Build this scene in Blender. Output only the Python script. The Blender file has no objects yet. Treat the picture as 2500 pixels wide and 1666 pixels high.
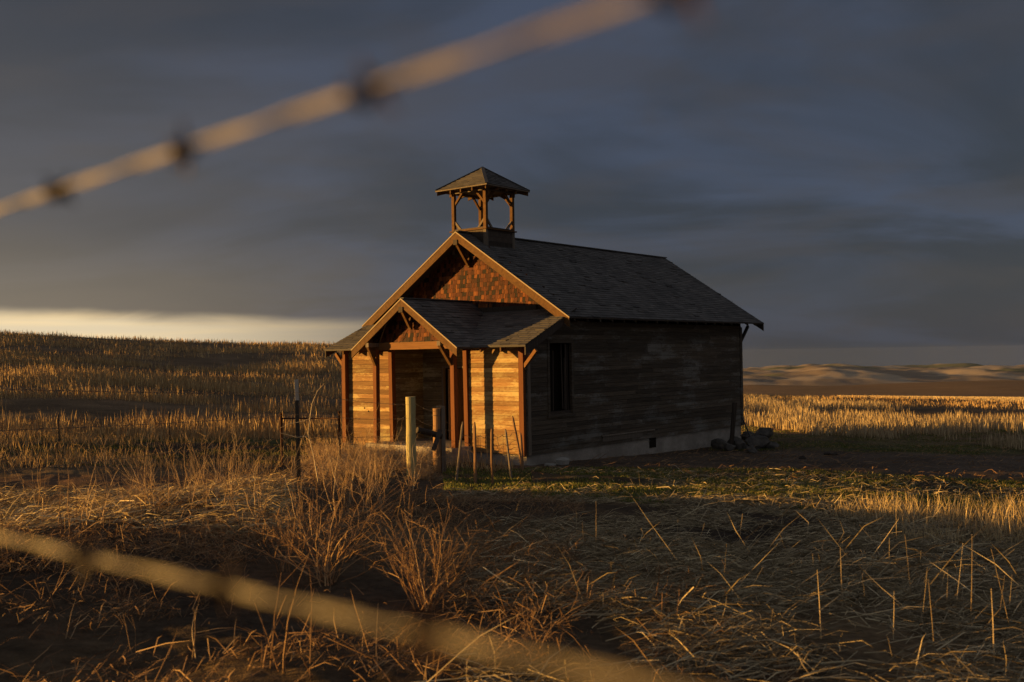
import bpy, math, random
import numpy as np
from mathutils import Vector, Matrix, noise as mnoise

rnd = random.Random(7)
nr = np.random.default_rng(11)
S = bpy.context.scene
COL = S.collection

# ------------------------------------------------------------ camera
FPX, PITCH, ROLL, YAW = 2463.0914, .0139, .0156, .6775      # focal length in pixels of the 2500 px photo
CAMZ = 2.60
OX, OY = .3307, 26.0                                        # front right corner of the schoolhouse
SUN_EL = math.radians(3.8)
cd = bpy.data.cameras.new('camera'); camo = bpy.data.objects.new('camera', cd); COL.objects.link(camo)
cd.sensor_width = 36; cd.lens = FPX / 2500 * 36
cd.clip_start = .02; cd.clip_end = 40000
camo.matrix_world = (Matrix.Translation((0, 0, CAMZ)) @ Matrix.Rotation(math.pi / 2 + PITCH, 4, 'X') @ Matrix.Rotation(-ROLL, 4, 'Z'))
cd.dof.use_dof = True; cd.dof.focus_distance = 22; cd.dof.aperture_fstop = 4.0
S.camera = camo

# ------------------------------------------------------------ world
S.view_settings.view_transform = 'Standard'; S.view_settings.look = 'None'
S.view_settings.exposure = 1.05; S.view_settings.gamma = 1
W = bpy.data.worlds.new('World'); S.world = W; W.use_nodes = True
nt = W.node_tree; N = nt.nodes; Lk = nt.links
for n in list(N): N.remove(n)
def nd(t, **kw):
    n = N.new(t)
    for k, v in kw.items(): setattr(n, k, v)
    return n
def mth(op, a, b=None, c=None, clamp=False):
    n = N.new('ShaderNodeMath'); n.operation = op; n.use_clamp = clamp
    for i, v in enumerate((a, b, c)):
        if v is None: continue
        if isinstance(v, (int, float)): n.inputs[i].default_value = v
        else: Lk.new(v, n.inputs[i])
    return n.outputs[0]
def mixc(f, a, b, mode='MIX'):
    n = N.new('ShaderNodeMix'); n.data_type = 'RGBA'; n.blend_type = mode
    if isinstance(f, (int, float)): n.inputs[0].default_value = f
    else: Lk.new(f, n.inputs[0])
    for i, v in ((6, a), (7, b)):
        if isinstance(v, tuple): n.inputs[i].default_value = (*v, 1)
        else: Lk.new(v, n.inputs[i])
    return n.outputs[2]
def sstep(v, a, b):
    n = N.new('ShaderNodeMapRange'); n.interpolation_type = 'SMOOTHSTEP'
    Lk.new(v, n.inputs[0]); n.inputs[1].default_value = a; n.inputs[2].default_value = b
    return n.outputs[0]
tc = nd('ShaderNodeTexCoord'); sep = nd('ShaderNodeSeparateXYZ'); Lk.new(tc.outputs['Generated'], sep.inputs[0])
dx, dy, dz = sep.outputs
den = mth('ADD', mth('MAXIMUM', dz, 0.0), .21)
cmb = nd('ShaderNodeCombineXYZ'); Lk.new(mth('DIVIDE', dx, den), cmb.inputs[0]); Lk.new(mth('DIVIDE', dy, den), cmb.inputs[1])
mp = nd('ShaderNodeMapping'); Lk.new(cmb.outputs[0], mp.inputs[0])
mp.inputs['Rotation'].default_value = (0, 0, math.radians(14)); mp.inputs['Scale'].default_value = (.72, 1.0, 1)
mp.inputs['Location'].default_value = (3.2, 1.7, 0)
n1 = nd('ShaderNodeTexNoise'); Lk.new(mp.outputs[0], n1.inputs['Vector'])
n1.inputs['Scale'].default_value = 1.25; n1.inputs['Detail'].default_value = 7; n1.inputs['Roughness'].default_value = .52; n1.inputs['Distortion'].default_value = .7
n2 = nd('ShaderNodeTexNoise'); Lk.new(mp.outputs[0], n2.inputs['Vector'])
n2.inputs['Scale'].default_value = 2.6; n2.inputs['Detail'].default_value = 6; n2.inputs['Roughness'].default_value = .5; n2.inputs['Distortion'].default_value = .5
cl = sstep(n1.outputs[0], .40, .64)
c_dark = (.025, .030, .043); c_lite = (.040, .051, .082)
cloud = mixc(cl, c_dark, c_lite)
cl2 = sstep(n2.outputs[0], .42, .66)
cloud = mixc(mth('MULTIPLY', cl2, .5), cloud, (.041, .039, .045))
# warm grey underside low in the sky towards the sun (left)
left = sstep(dx, .12, -.55)
low = sstep(dz, .42, .02)
warm = mth('MULTIPLY', mth('MULTIPLY', left, low), mth('ADD', mth('MULTIPLY', n1.outputs[0], .6), .45))
cloud = mixc(warm, cloud, (.108, .092, .080))
lowr = mth('MULTIPLY', sstep(dz, .11, .0), sstep(dx, -.1, .2))
cloud = mixc(mth('MULTIPLY', lowr, .55), cloud, (.042, .045, .049))
# thinner, brighter overcast overhead and behind the camera
over = sstep(mth('SUBTRACT', dz, mth('MULTIPLY', dy, .8)), -.35, .9)
cloud = mixc(over, cloud, (.125, .128, .140))
# open band of sky under the cloud edge towards the sunset
edge = mth('ADD', mth('ADD', .030, mth('MULTIPLY', dx, -.026)), mth('MULTIPLY', mth('SUBTRACT', n2.outputs[0], .5), .014))
band = mth('MULTIPLY', sstep(mth('SUBTRACT', edge, dz), -.009, .007), sstep(dx, -.02, -.40))
glow = mth('MULTIPLY', sstep(dz, .135, .045), sstep(dx, .02, -.5))
cloud = mixc(mth('MULTIPLY', glow, .5), cloud, (.20, .165, .125))
streak = nd('ShaderNodeTexNoise'); mp2 = nd('ShaderNodeMapping'); Lk.new(tc.outputs['Generated'], mp2.inputs[0]); mp2.inputs['Scale'].default_value = (3, 3, 70)
Lk.new(mp2.outputs[0], streak.inputs['Vector']); streak.inputs['Scale'].default_value = 1.6; streak.inputs['Detail'].default_value = 4
bandc = mixc(sstep(streak.outputs[0], .30, .75), (.56, .46, .31), (.70, .53, .30))
cloud = mixc(band, cloud, bandc)
sky = nd('ShaderNodeTexSky'); sky.sky_type = 'NISHITA'; sky.sun_disc = False
sky.sun_elevation = SUN_EL; sky.sun_rotation = math.radians(-90)
final = mixc(.006, cloud, sky.outputs[0])
scl = nd('ShaderNodeVectorMath', operation='SCALE'); Lk.new(final, scl.inputs[0]); scl.inputs[3].default_value = 6.6
bg = nd('ShaderNodeBackground'); bg.inputs[1].default_value = .1
Lk.new(scl.outputs[0], bg.inputs[0]); wo = nd('ShaderNodeOutputWorld'); Lk.new(bg.outputs[0], wo.inputs[0])

# ------------------------------------------------------------ sun: low, exactly to the left
sl = bpy.data.lights.new('sun', 'SUN'); sl.energy = 5.0; sl.angle = math.radians(.5); sl.color = (1.0, .53, .125)
so = bpy.data.objects.new('sun', sl); COL.objects.link(so)
so.rotation_euler = Vector((-math.cos(SUN_EL), 0, math.sin(SUN_EL))).to_track_quat('Z', 'Y').to_euler()
so.location = (-60, 20, 30)
S.render.engine = 'CYCLES'
S.cycles.use_denoising = True
S.cycles.max_bounces = 6; S.cycles.diffuse_bounces = 3; S.cycles.volume_bounces = 0
S.cycles.use_adaptive_sampling = True; S.cycles.adaptive_threshold = .015
S.cycles.sample_clamp_indirect = 5

# ------------------------------------------------------------ tagging
def tag(o, label=None, cat=None, group=None, kind=None):
    if label: o['label'] = label
    if cat: o['category'] = cat
    if group: o['group'] = group
    if kind: o['kind'] = kind
    return o
def empty(name, loc=(0, 0, 0), rz=0, parent=None):
    o = bpy.data.objects.new(name, None); COL.objects.link(o); o.location = loc; o.rotation_euler = (0, 0, rz)
    o.empty_display_size = .2
    if parent: o.parent = parent
    return o

# ------------------------------------------------------------ materials
class M:
    """small material builder"""
    def __init__(s, name, rough=.85, spec=.25):
        s.m = bpy.data.materials.new(name); s.m.use_nodes = True
        s.t = s.m.node_tree; s.b = s.t.nodes['Principled BSDF']
        s.b.inputs['Roughness'].default_value = rough; s.b.inputs['Specular IOR Level'].default_value = spec
        s.co = s.n('ShaderNodeTexCoord').outputs['Object']
    def n(s, t): return s.t.nodes.new(t)
    def put(s, sock, v):
        if isinstance(v, (int, float)): sock.default_value = v
        elif isinstance(v, tuple): sock.default_value = (*v, 1) if len(sock.default_value) == 4 else v
        else: s.t.links.new(v, sock)
    def math(s, op, a, b=0.0, clamp=False):
        n = s.n('ShaderNodeMath'); n.operation = op; n.use_clamp = clamp; s.put(n.inputs[0], a); s.put(n.inputs[1], b); return n.outputs[0]
    def attr(s, name='tint'):
        n = s.n('ShaderNodeAttribute'); n.attribute_name = name; return n.outputs['Fac']
    def attrc(s, name):
        n = s.n('ShaderNodeAttribute'); n.attribute_name = name; return n.outputs['Color']
    def noise(s, scale=1., sc=(1, 1, 1), detail=4, rough=.55, w=None, dist=0.):
        mp = s.n('ShaderNodeMapping'); s.t.links.new(s.co, mp.inputs[0]); mp.inputs['Scale'].default_value = sc
        n = s.n('ShaderNodeTexNoise'); s.t.links.new(mp.outputs[0], n.inputs['Vector'])
        if w is not None: n.noise_dimensions = '4D'; s.put(n.inputs['W'], w)
        n.inputs['Scale'].default_value = scale; n.inputs['Detail'].default_value = detail; n.inputs['Roughness'].default_value = rough
        n.inputs['Distortion'].default_value = dist
        return n.outputs[0]
    def step(s, v, a, b, lo=0., hi=1.):
        n = s.n('ShaderNodeMapRange'); n.interpolation_type = 'SMOOTHSTEP'; s.put(n.inputs[0], v)
        n.inputs[1].default_value = a; n.inputs[2].default_value = b; n.inputs[3].default_value = lo; n.inputs[4].default_value = hi
        return n.outputs[0]
    def mix(s, f, a, b, mode='MIX'):
        n = s.n('ShaderNodeMix'); n.data_type = 'RGBA'; n.blend_type = mode
        s.put(n.inputs[0], f); s.put(n.inputs[6], a); s.put(n.inputs[7], b); return n.outputs[2]
    def mulv(s, c, v):
        n = s.n('ShaderNodeVectorMath'); n.operation = 'SCALE'; s.put(n.inputs[0], c); s.put(n.inputs[3], v); return n.outputs[0]
    def col(s, c): s.put(s.b.inputs['Base Color'], c); return s
    def bump(s, h, d=.01, st=1.):
        n = s.n('ShaderNodeBump'); n.inputs['Distance'].default_value = d; n.inputs['Strength'].default_value = st
        s.put(n.inputs['Height'], h); s.t.links.new(n.outputs[0], s.b.inputs['Normal']); return s

def wood(name, a, b, grain='h', paint=None, paint_amt=.5, stain=.6, tintamt=.5, rough=.8):
    k = M(name, rough)
    sc = {'h': (.9, .9, 34), 'v': (34, 34, .9), 'n': (7, 7, 7)}[grain]
    t = k.attr()
    w = k.math('MULTIPLY', t, 37.)
    g = k.noise(1.6, sc, 5, .65, w, .5)
    c = k.mix(k.step(g, .3, .72), a, b)
    kn = k.noise(2.2, {'h': (1, 1, 4.5), 'v': (4.5, 4.5, 1), 'n': (2, 2, 2)}[grain], 3, .6, w, 1.2)
    c = k.mix(k.math('MULTIPLY', k.step(kn, .60, .80), stain), c, tuple(x * .32 for x in b))
    if paint:
        p = k.noise(.7, (.75, .75, 3.2) if grain == 'h' else (1, 1, 1.2), 6, .66); p = k.math('ADD', p, k.math('MULTIPLY', k.math('SUBTRACT', t, .5), .07))
        p2 = k.noise(9, (1, 1, 2.2) if grain == 'h' else (2, 2, 1), 4, .7)
        pm = k.step(k.math('ADD', k.math('MULTIPLY', p, 1.0), k.math('MULTIPLY', p2, .35)), .80 - .3 * paint_amt, .98 - .3 * paint_amt)
        c = k.mix(k.math('MULTIPLY', pm, .85), c, paint)
    c = k.mulv(c, k.math('ADD', k.math('MULTIPLY', t, tintamt), 1 - tintamt * .55))
    k.col(c); k.bump(k.math('ADD', g, k.math('MULTIPLY', kn, .6)), .004, .9)
    return k.m
MT = {}
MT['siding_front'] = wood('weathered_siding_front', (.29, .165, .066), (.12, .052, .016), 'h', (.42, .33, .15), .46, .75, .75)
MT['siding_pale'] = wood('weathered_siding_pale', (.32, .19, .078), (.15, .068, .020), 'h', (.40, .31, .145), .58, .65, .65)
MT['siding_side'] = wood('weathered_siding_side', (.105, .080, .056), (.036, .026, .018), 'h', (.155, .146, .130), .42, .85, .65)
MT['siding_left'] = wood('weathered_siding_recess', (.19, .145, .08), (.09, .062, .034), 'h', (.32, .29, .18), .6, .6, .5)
MT['post'] = wood('reddish_post_wood', (.17, .060, .018), (.10, .030, .009), 'v', (.26, .14, .05), .15, .5, .35)
MT['trim'] = wood('ochre_trim_wood', (.115, .055, .014), (.062, .027, .007), 'n', None, 0, .4, .35)
MT['beam'] = wood('beam_wood', (.22, .105, .035), (.13, .052, .016), 'h', None, 0, .6, .3)
MT['grey_wood'] = wood('grey_weathered_wood', (.20, .165, .13), (.10, .075, .055), 'v', None, 0, .6, .5)
MT['yellow_post'] = wood('pale_peeled_post_wood', (.46, .40, .20), (.27, .22, .10), 'v', None, 0, .75, .25)
MT['brown_post'] = wood('brown_post_wood', (.34, .20, .10), (.17, .09, .045), 'v', None, 0, .7, .4)
MT['dark_wood'] = wood('dark_old_wood', (.07, .052, .04), (.035, .026, .02), 'v', None, 0, .5, .6)
k = M('cedar_shingle', .8); t = k.attr()
g = k.noise(2., (40, 40, 1.5), 4, .6, k.math('MULTIPLY', t, 53.))
c = k.mix(k.step(t, .0, .55), (.012, .007, .004), (.10, .026, .007)); c = k.mix(k.step(t, .6, 1.0), c, (.21, .068, .015))
st_ = k.noise(1.6, (3, 3, .8), 4, .6)
k.col(k.mulv(c, k.math('MULTIPLY', k.step(g, .25, .75, .5, 1.15), k.step(st_, .32, .6, .45, 1.12)))); k.bump(g, .004, .8); MT['shingle'] = k.m
k = M('asphalt_roofing', .92, .15); t = k.attr()
g = k.noise(140, (1, 1, 1), 2, .6); g2 = k.noise(.5, (1, 1, 1), 4, .6)
c = k.mix(t, (.075, .070, .068), (.125, .115, .108))
k.col(k.mulv(c, k.math('MULTIPLY', k.step(g, .3, .7, .75, 1.2), k.step(g2, .3, .7, .82, 1.15)))); k.bump(g, .003, .6); MT['roof'] = k.m
k = M('roof_edge_metal', .9, .05); k.col((.34, .27, .18)); MT['edge'] = k.m
k = M('old_concrete', .9, .2); g = k.noise(1.3, (1, 1, 1.6), 6, .65); g2 = k.noise(30, (1, 1, 1), 3)
k.col(k.mulv(k.mix(k.step(g, .35, .7), (.23, .20, .17), (.36, .32, .275)), k.step(g2, .2, .8, .8, 1.12))); k.bump(k.math('ADD', g, k.math('MULTIPLY', g2, .3)), .012, .7); MT['concrete'] = k.m
k = M('painted_dark', .95, .05); k.col((.02, .016, .012)); MT['black'] = k.m  # near-black colour stands in for unlit depth behind openings
k = M('galvanised_barbed_wire', .5, .5); g = k.noise(60, (1, 1, 1), 3)
k.col(k.mix(k.step(g, .4, .65), (.135, .112, .085), (.085, .065, .045))); MT['wire'] = k.m
k = M('rusty_wire', .7, .3); g = k.noise(30, (1, 1, 1), 3); k.col(k.mix(k.step(g, .4, .65), (.20, .15, .11), (.09, .05, .03))); MT['rustwire'] = k.m
k = M('rusty_barb', .6, .3); k.col((.05, .026, .016)); MT['barb'] = k.m
k = M('green_black_steel', .45, .5); g = k.noise(20, (1, 1, 1), 3); k.col(k.mix(k.step(g, .4, .7), (.012, .015, .013), (.030, .022, .016))); MT['tpost'] = k.m
k = M('white_painted_steel', .5, .4); k.col((.38, .36, .32)); MT['tpost_tip'] = k.m
k = M('rust_pipe', .8, .2); g = k.noise(14, (1, 1, 1), 4); k.col(k.mix(k.step(g, .35, .7), (.075, .030, .016), (.035, .018, .012))); MT['rust'] = k.m
k = M('rubble_stone', .9, .2); g = k.noise(3, (1, 1, 1), 6, .65); k.col(k.mix(k.step(g, .35, .7), (.055, .05, .045), (.12, .105, .09))); k.bump(g, .05, .8); MT['rock'] = k.m
k = M('pale_slab', .85, .2); g = k.noise(5, (1, 1, 1), 5); k.col(k.mix(k.step(g, .35, .7), (.25, .235, .21), (.36, .34, .31))); k.bump(g, .02, .6); MT['slab'] = k.m
def veg(name, a, b, c=None, rough=.75, transl=.0):
    k = M(name, rough, .2); t = k.attr()
    q = k.mix(t, a, b)
    if c: q = k.mix(k.step(t, .82, 1.), q, c)
    k.col(q); return k.m
MT['straw'] = veg('dry_straw', (.24, .17, .085), (.62, .47, .25), (.74, .60, .35), .6)
MT['straw_dim'] = veg('dimmed_straw', (.13, .10, .06), (.46, .365, .215), (.66, .54, .33), .6)  # darker copy of the dry straw for the right foreground
MT['stubble'] = veg('wheat_stubble', (.26, .165, .075), (.58, .39, .18), (.66, .48, .24))
MT['gold'] = veg('golden_stubble', (.26, .19, .105), (.58, .45, .265), (.68, .55, .34))
MT['weed'] = veg('dry_weed_stem', (.19, .105, .052), (.38, .235, .118), (.52, .35, .18))
MT['tangle'] = veg('tumbleweed_twig', (.24, .15, .08), (.52, .36, .20), (.62, .46, .27))
MT['green'] = veg('short_green_grass', (.06, .085, .016), (.17, .17, .040), (.40, .30, .12))

# ------------------------------------------------------------ mesh builder
def mesh_obj(name, verts, faces, mat, parent=None, tint=None, smooth=False, cols=None):
    me = bpy.data.meshes.new(name)
    me.from_pydata([tuple(v) for v in verts], [], [tuple(f) for f in faces])
    if tint is not None:
        a = me.attributes.new('tint', 'FLOAT', 'FACE'); a.data.foreach_set('value', np.asarray(tint, dtype=np.float32))
    me.materials.append(mat)
    if smooth: me.shade_smooth()
    me.update()
    o = bpy.data.objects.new(name, me); COL.objects.link(o)
    if parent: o.parent = parent
    return o
class MB:
    def __init__(s, flip=True): s.v = []; s.f = []; s.t = []; s.flip = flip
    def P(s, p): return (-p[0], p[1], p[2]) if s.flip else tuple(p)
    def add(s, vs, fs, tint=.5):
        n = len(s.v); s.v += [s.P(p) for p in vs]
        for f in fs: s.f.append([n + i for i in f]); s.t.append(tint)
    def box(s, a0, a1, b0, b1, z0, z1, tint=None):
        if tint is None: tint = rnd.random()
        vs = [(a, b, z) for z in (z0, z1) for b in (b0, b1) for a in (a0, a1)]
        s.add(vs, [(0, 1, 3, 2), (4, 6, 7, 5), (0, 4, 5, 1), (2, 3, 7, 6), (0, 2, 6, 4), (1, 5, 7, 3)], tint)
    def beam(s, p, q, w, h, up=(0, 0, 1), tint=None):
        if tint is None: tint = rnd.random()
        p = Vector(p); q = Vector(q); d = (q - p).normalized(); x = d.cross(Vector(up)).normalized(); y = x.cross(d).normalized()
        vs = [e + x * (i * w / 2) + y * (j * h / 2) for e in (p, q) for j in (-1, 1) for i in (-1, 1)]
        s.add(vs, [(0, 1, 3, 2), (4, 6, 7, 5), (0, 4, 5, 1), (2, 3, 7, 6), (0, 2, 6, 4), (1, 5, 7, 3)], tint)
    def prism(s, poly, off, tint=None):      # poly: list of 3D points, extruded along off
        if tint is None: tint = rnd.random()
        n = len(poly); off = Vector(off)
        vs = [Vector(p) for p in poly] + [Vector(p) + off for p in poly]
        fs = [tuple(range(n)), tuple(range(2 * n - 1, n - 1, -1))] + [(i, (i + 1) % n, (i + 1) % n + n, i + n) for i in range(n)]
        s.add(vs, fs, tint)
    def tube(s, pts, rad, sides=6, tint=None, cap=True):
        if tint is None: tint = rnd.random()
        pts = [Vector(p) for p in pts]; n = len(pts)
        if isinstance(rad, (int, float)): rad = [rad] * n
        vs = []; up = Vector((.31, .17, .93))
        for i, p in enumerate(pts):
            d = (pts[min(i + 1, n - 1)] - pts[max(i - 1, 0)])
            d = d.normalized() if d.length > 1e-9 else Vector((0, 0, 1))
            if abs(d.dot(up)) > .98: up = Vector((1, .1, 0))
            x = d.cross(up).normalized(); y = x.cross(d); 
            for j in range(sides):
                a = 2 * math.pi * j / sides
                vs.append(p + (x * math.cos(a) + y * math.sin(a)) * rad[i])
        fs = [(i * sides + j, i * sides + (j + 1) % sides, (i + 1) * sides + (j + 1) % sides, (i + 1) * sides + j) for i in range(n - 1) for j in range(sides)]
        if cap: fs += [tuple(range(sides)), tuple(range(n * sides - 1, (n - 1) * sides - 1, -1))]
        s.add(vs, fs, tint)
    def build(s, name, mat, parent=None, smooth=False):
        o = mesh_obj(name, s.v, s.f, MT[mat] if isinstance(mat, str) else mat, parent, s.t, smooth)
        return o

# ------------------------------------------------------------ terrain
PR = {  # azimuth (deg, + right) : [(r, z) ...]
 -180: [(0, 1.25), (4, 1.3), (10, 1.35), (50, 1.4), (200, 0), (1000, -20), (9000, -120), (16000, -200)],
 -75: [(0, 1.25), (4, 1.24), (10, 1.04), (20, .72), (50, .4), (100, .2), (200, 0), (1000, -25), (9000, -120), (16000, -200)],
 -32: [(0, 1.25), (4, 1.2), (9, 1.16), (13, .98), (17, .70), (20, .50), (27, .38), (38, .45), (50, .95), (80, 2.4), (120, 5.0), (150, 6.9), (180, 7.2), (260, 3), (500, -15), (2000, -90), (16000, -200)],
 -12: [(0, 1.25), (4, 1.22), (9, 1.10), (13, .86), (17, .46), (21, .18), (26, -.02), (38, -.05), (50, .25), (80, 1.3), (120, 3.4), (150, 4.6), (180, 4.8), (260, 2), (500, -15), (2000, -90), (16000, -200)],
 0: [(0, 1.25), (4, 1.2), (8, 1.02), (13, .70), (17, .30), (21, -.02), (26, -.25), (34, -.5), (50, -.6), (80, -.3), (120, .6), (180, .4), (300, -10), (500, -17), (2000, -90), (16000, -200)],
 14: [(0, 1.25), (4, 1.15), (8, .92), (13, .52), (17, .18), (21, -.15), (26, -.33), (34, -.62), (50, -.78), (80, -.95), (110, -2.4), (150, -7), (240, -12), (320, -11.5), (900, -25.5), (1300, -60), (2500, -135), (4500, -150), (16000, -230)],
 28: [(0, 1.25), (4, 1.08), (8, .82), (13, .42), (17, .08), (21, -.25), (26, -.52), (36, -.85), (50, -.95), (75, -1.1), (100, -2.8), (150, -8.5), (240, -12.6), (300, -12.0), (345, -12.4), (420, -15.5), (900, -23), (1300, -60), (2500, -135), (4500, -150), (16000, -230)],
 60: [(0, 1.25), (4, 1.05), (10, .7), (30, -.6), (80, -1.5), (200, -6), (1000, -22), (2500, -100), (16000, -200)],
 180: [(0, 1.25), (4, 1.3), (10, 1.35), (50, 1.4), (200, 0), (1000, -20), (9000, -120), (16000, -200)]}
AZ = sorted(PR); RR = np.linspace(0, math.log(16001), 420)
def _sm(p):
    z = np.interp(RR, [math.log(r + 1) for r, _ in p], [q for _, q in p]); k = np.ones(7) / 7
    return np.convolve(np.pad(z, 3, 'edge'), k, 'valid')
TAB = np.array([_sm(PR[a]) for a in AZ])
def vnoise(x, y, seed=0):      # smooth value noise, vectorised
    xi = np.floor(x).astype(np.int64); yi = np.floor(y).astype(np.int64); fx = x - xi; fy = y - yi
    fx = fx * fx * (3 - 2 * fx); fy = fy * fy * (3 - 2 * fy)
    def h(a, b):
        n = (a * 374761393 + b * 668265263 + seed * 974634777) & 0xffffffff
        n = ((n ^ (n >> 13)) * 1274126177) & 0xffffffff
        return ((n ^ (n >> 16)) & 0xffff) / 65535.
    return (h(xi, yi) * (1 - fx) + h(xi + 1, yi) * fx) * (1 - fy) + (h(xi, yi + 1) * (1 - fx) + h(xi + 1, yi + 1) * fx) * fy
def fbm(x, y, o=4, seed=0):
    s = 0; a = .5
    for i in range(o): s = s + a * vnoise(x * 2 ** i, y * 2 ** i, seed + i); a *= .5
    return s
FENCE = [(-3.83, 3.85), (-3.25, 8.5), (-2.77, 13.0), (-2.45, 15.5)]
def segdist(x, y, pts):
    best = np.full(np.shape(x), 1e9)
    for (x0, y0), (x1, y1) in zip(pts[:-1], pts[1:]):
        dx_, dy_ = x1 - x0, y1 - y0; t = np.clip(((x - x0) * dx_ + (y - y0) * dy_) / (dx_ * dx_ + dy_ * dy_), 0, 1)
        best = np.minimum(best, np.hypot(x - x0 - t * dx_, y - y0 - t * dy_))
    return best
def H(x, y, detail=True):
    x = np.asarray(x, float); y = np.asarray(y, float)
    r = np.hypot(x, y); az = np.degrees(np.arctan2(x, y)); lr = np.log(r + 1)
    fi = np.clip(lr / RR[1], 0, len(RR) - 1.001); i0 = fi.astype(int); fr = fi - i0
    k = np.clip(np.searchsorted(AZ, az, side='right') - 1, 0, len(AZ) - 2)
    A = np.array(AZ, float); t = (az - A[k]) / (A[k + 1] - A[k]); t = t * t * (3 - 2 * t)
    z0 = TAB[k, i0] * (1 - fr) + TAB[k, i0 + 1] * fr; z1 = TAB[k + 1, i0] * (1 - fr) + TAB[k + 1, i0 + 1] * fr
    z = z0 * (1 - t) + z1 * t
    # soil banked up along the fence line, shaped to throw shade over the foreground
    z = z + .17 * np.exp(-(segdist(x, y, FENCE) / 1.2) ** 2) * np.clip((y - 4) / 3, 0, 1)
    # far hills of the valley on the right
    far = np.clip((r - 3000) / 1800, 0, 1)
    hill = (fbm(x / 620., y / 1300., 3, 5) ** 1.5) * 74 + fbm(x / 170., y / 330., 3, 9) * 56 + 38 * np.exp(-((x - 1650) / 330) ** 2 - ((y - 5600) / 800) ** 2)
    z = z + far * hill * np.exp(-np.clip(r - 9000, 0, None) / 4000)
    mid = np.clip((r - 170) / 150, 0, 1) * (1 - far)
    z = z + mid * (fbm(x / 90., y / 160., 2, 21) - .4) * 3.0 * np.clip(r / 500, 0, 2)
    w = np.clip((r - 30) / 40, 0, 1) * (1 - mid) * (1 - far)
    z = z + w * (fbm(x / 14., y / 9., 3, 33) - .45) * .8
    if detail:
        nearw = np.clip((60 - r) / 40, 0, 1)
        z = z + nearw * ((fbm(x * .55, y * .55, 3, 3) - .45) * .14 + (fbm(x * 3.1, y * 3.1, 3, 13) - .45) * .085 + np.clip((18 - r) / 8, 0, 1) * (fbm(x * 9.3, y * 9.3, 2, 17) - .4) * .035)
    return z
CAM = np.array([0, 0, CAMZ])
def ray(px, py):
    ddx, ddy = px - 1250, py - 833; cr, sr = math.cos(ROLL), math.sin(ROLL)
    u = ddx * cr - ddy * sr; v = ddx * sr + ddy * cr; yy, zz = 1.0, -v / FPX; c, s_ = math.cos(PITCH), math.sin(PITCH)
    return np.array([u / FPX, yy * c - zz * s_, yy * s_ + zz * c])
def ground_at(px, py):         # where the sight line through a photo point meets the ground
    d = ray(px, py); ts = np.concatenate([np.arange(1.5, 60, .02), np.arange(60, 400, .5)])
    P = CAM + ts[:, None] * d; below = P[:, 2] < H(P[:, 0], P[:, 1])
    i = int(np.argmax(below)) if below.any() else len(ts) - 1
    return Vector((P[i, 0], P[i, 1], float(H(P[i, 0], P[i, 1]))))
def at(px, py, depth):
    d = ray(px, py); return Vector(CAM + d / d[1] * depth)

az_in = np.arange(-38, 38.01, .16); az_out = np.concatenate([np.arange(38.5, 90, 2), np.arange(90, 322, 6)])
azs = np.radians(np.concatenate([az_in, az_out]))
rs = np.concatenate([[.0], np.exp(np.linspace(math.log(.8), math.log(40), 330)), np.exp(np.linspace(math.log(40.4), math.log(10000), 330))])
RG, AG = np.meshgrid(rs[1:], azs, indexing='ij')
X = RG * np.sin(AG); Y = RG * np.cos(AG); Z = H(X, Y)
nR, nA = X.shape
verts = np.stack([X.ravel(), Y.ravel(), Z.ravel()], 1); verts = np.vstack([verts, [[0, 0, 1.25]]])
i, j = np.meshgrid(np.arange(nR - 1), np.arange(nA), indexing='ij'); j2 = (j + 1) % nA
quads = np.stack([i * nA + j, (i + 1) * nA + j, (i + 1) * nA + j2, i * nA + j2], -1).reshape(-1, 4)
me = bpy.data.meshes.new('ground')
nq = len(quads); tri = np.array([[nR * nA, (q + 1) % nA, q] for q in range(nA)])
me.vertices.add(len(verts)); me.vertices.foreach_set('co', verts.astype(np.float32).ravel())
me.loops.add(nq * 4 + len(tri) * 3); me.loops.foreach_set('vertex_index', np.concatenate([quads.ravel(), tri.ravel()]).astype(np.int32))
me.polygons.add(nq + len(tri)); me.polygons.foreach_set('loop_start', np.concatenate([np.arange(nq) * 4, nq * 4 + np.arange(len(tri)) * 3]).astype(np.int32))
me.update(calc_edges=True); me.validate(); me.shade_smooth()
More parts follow.
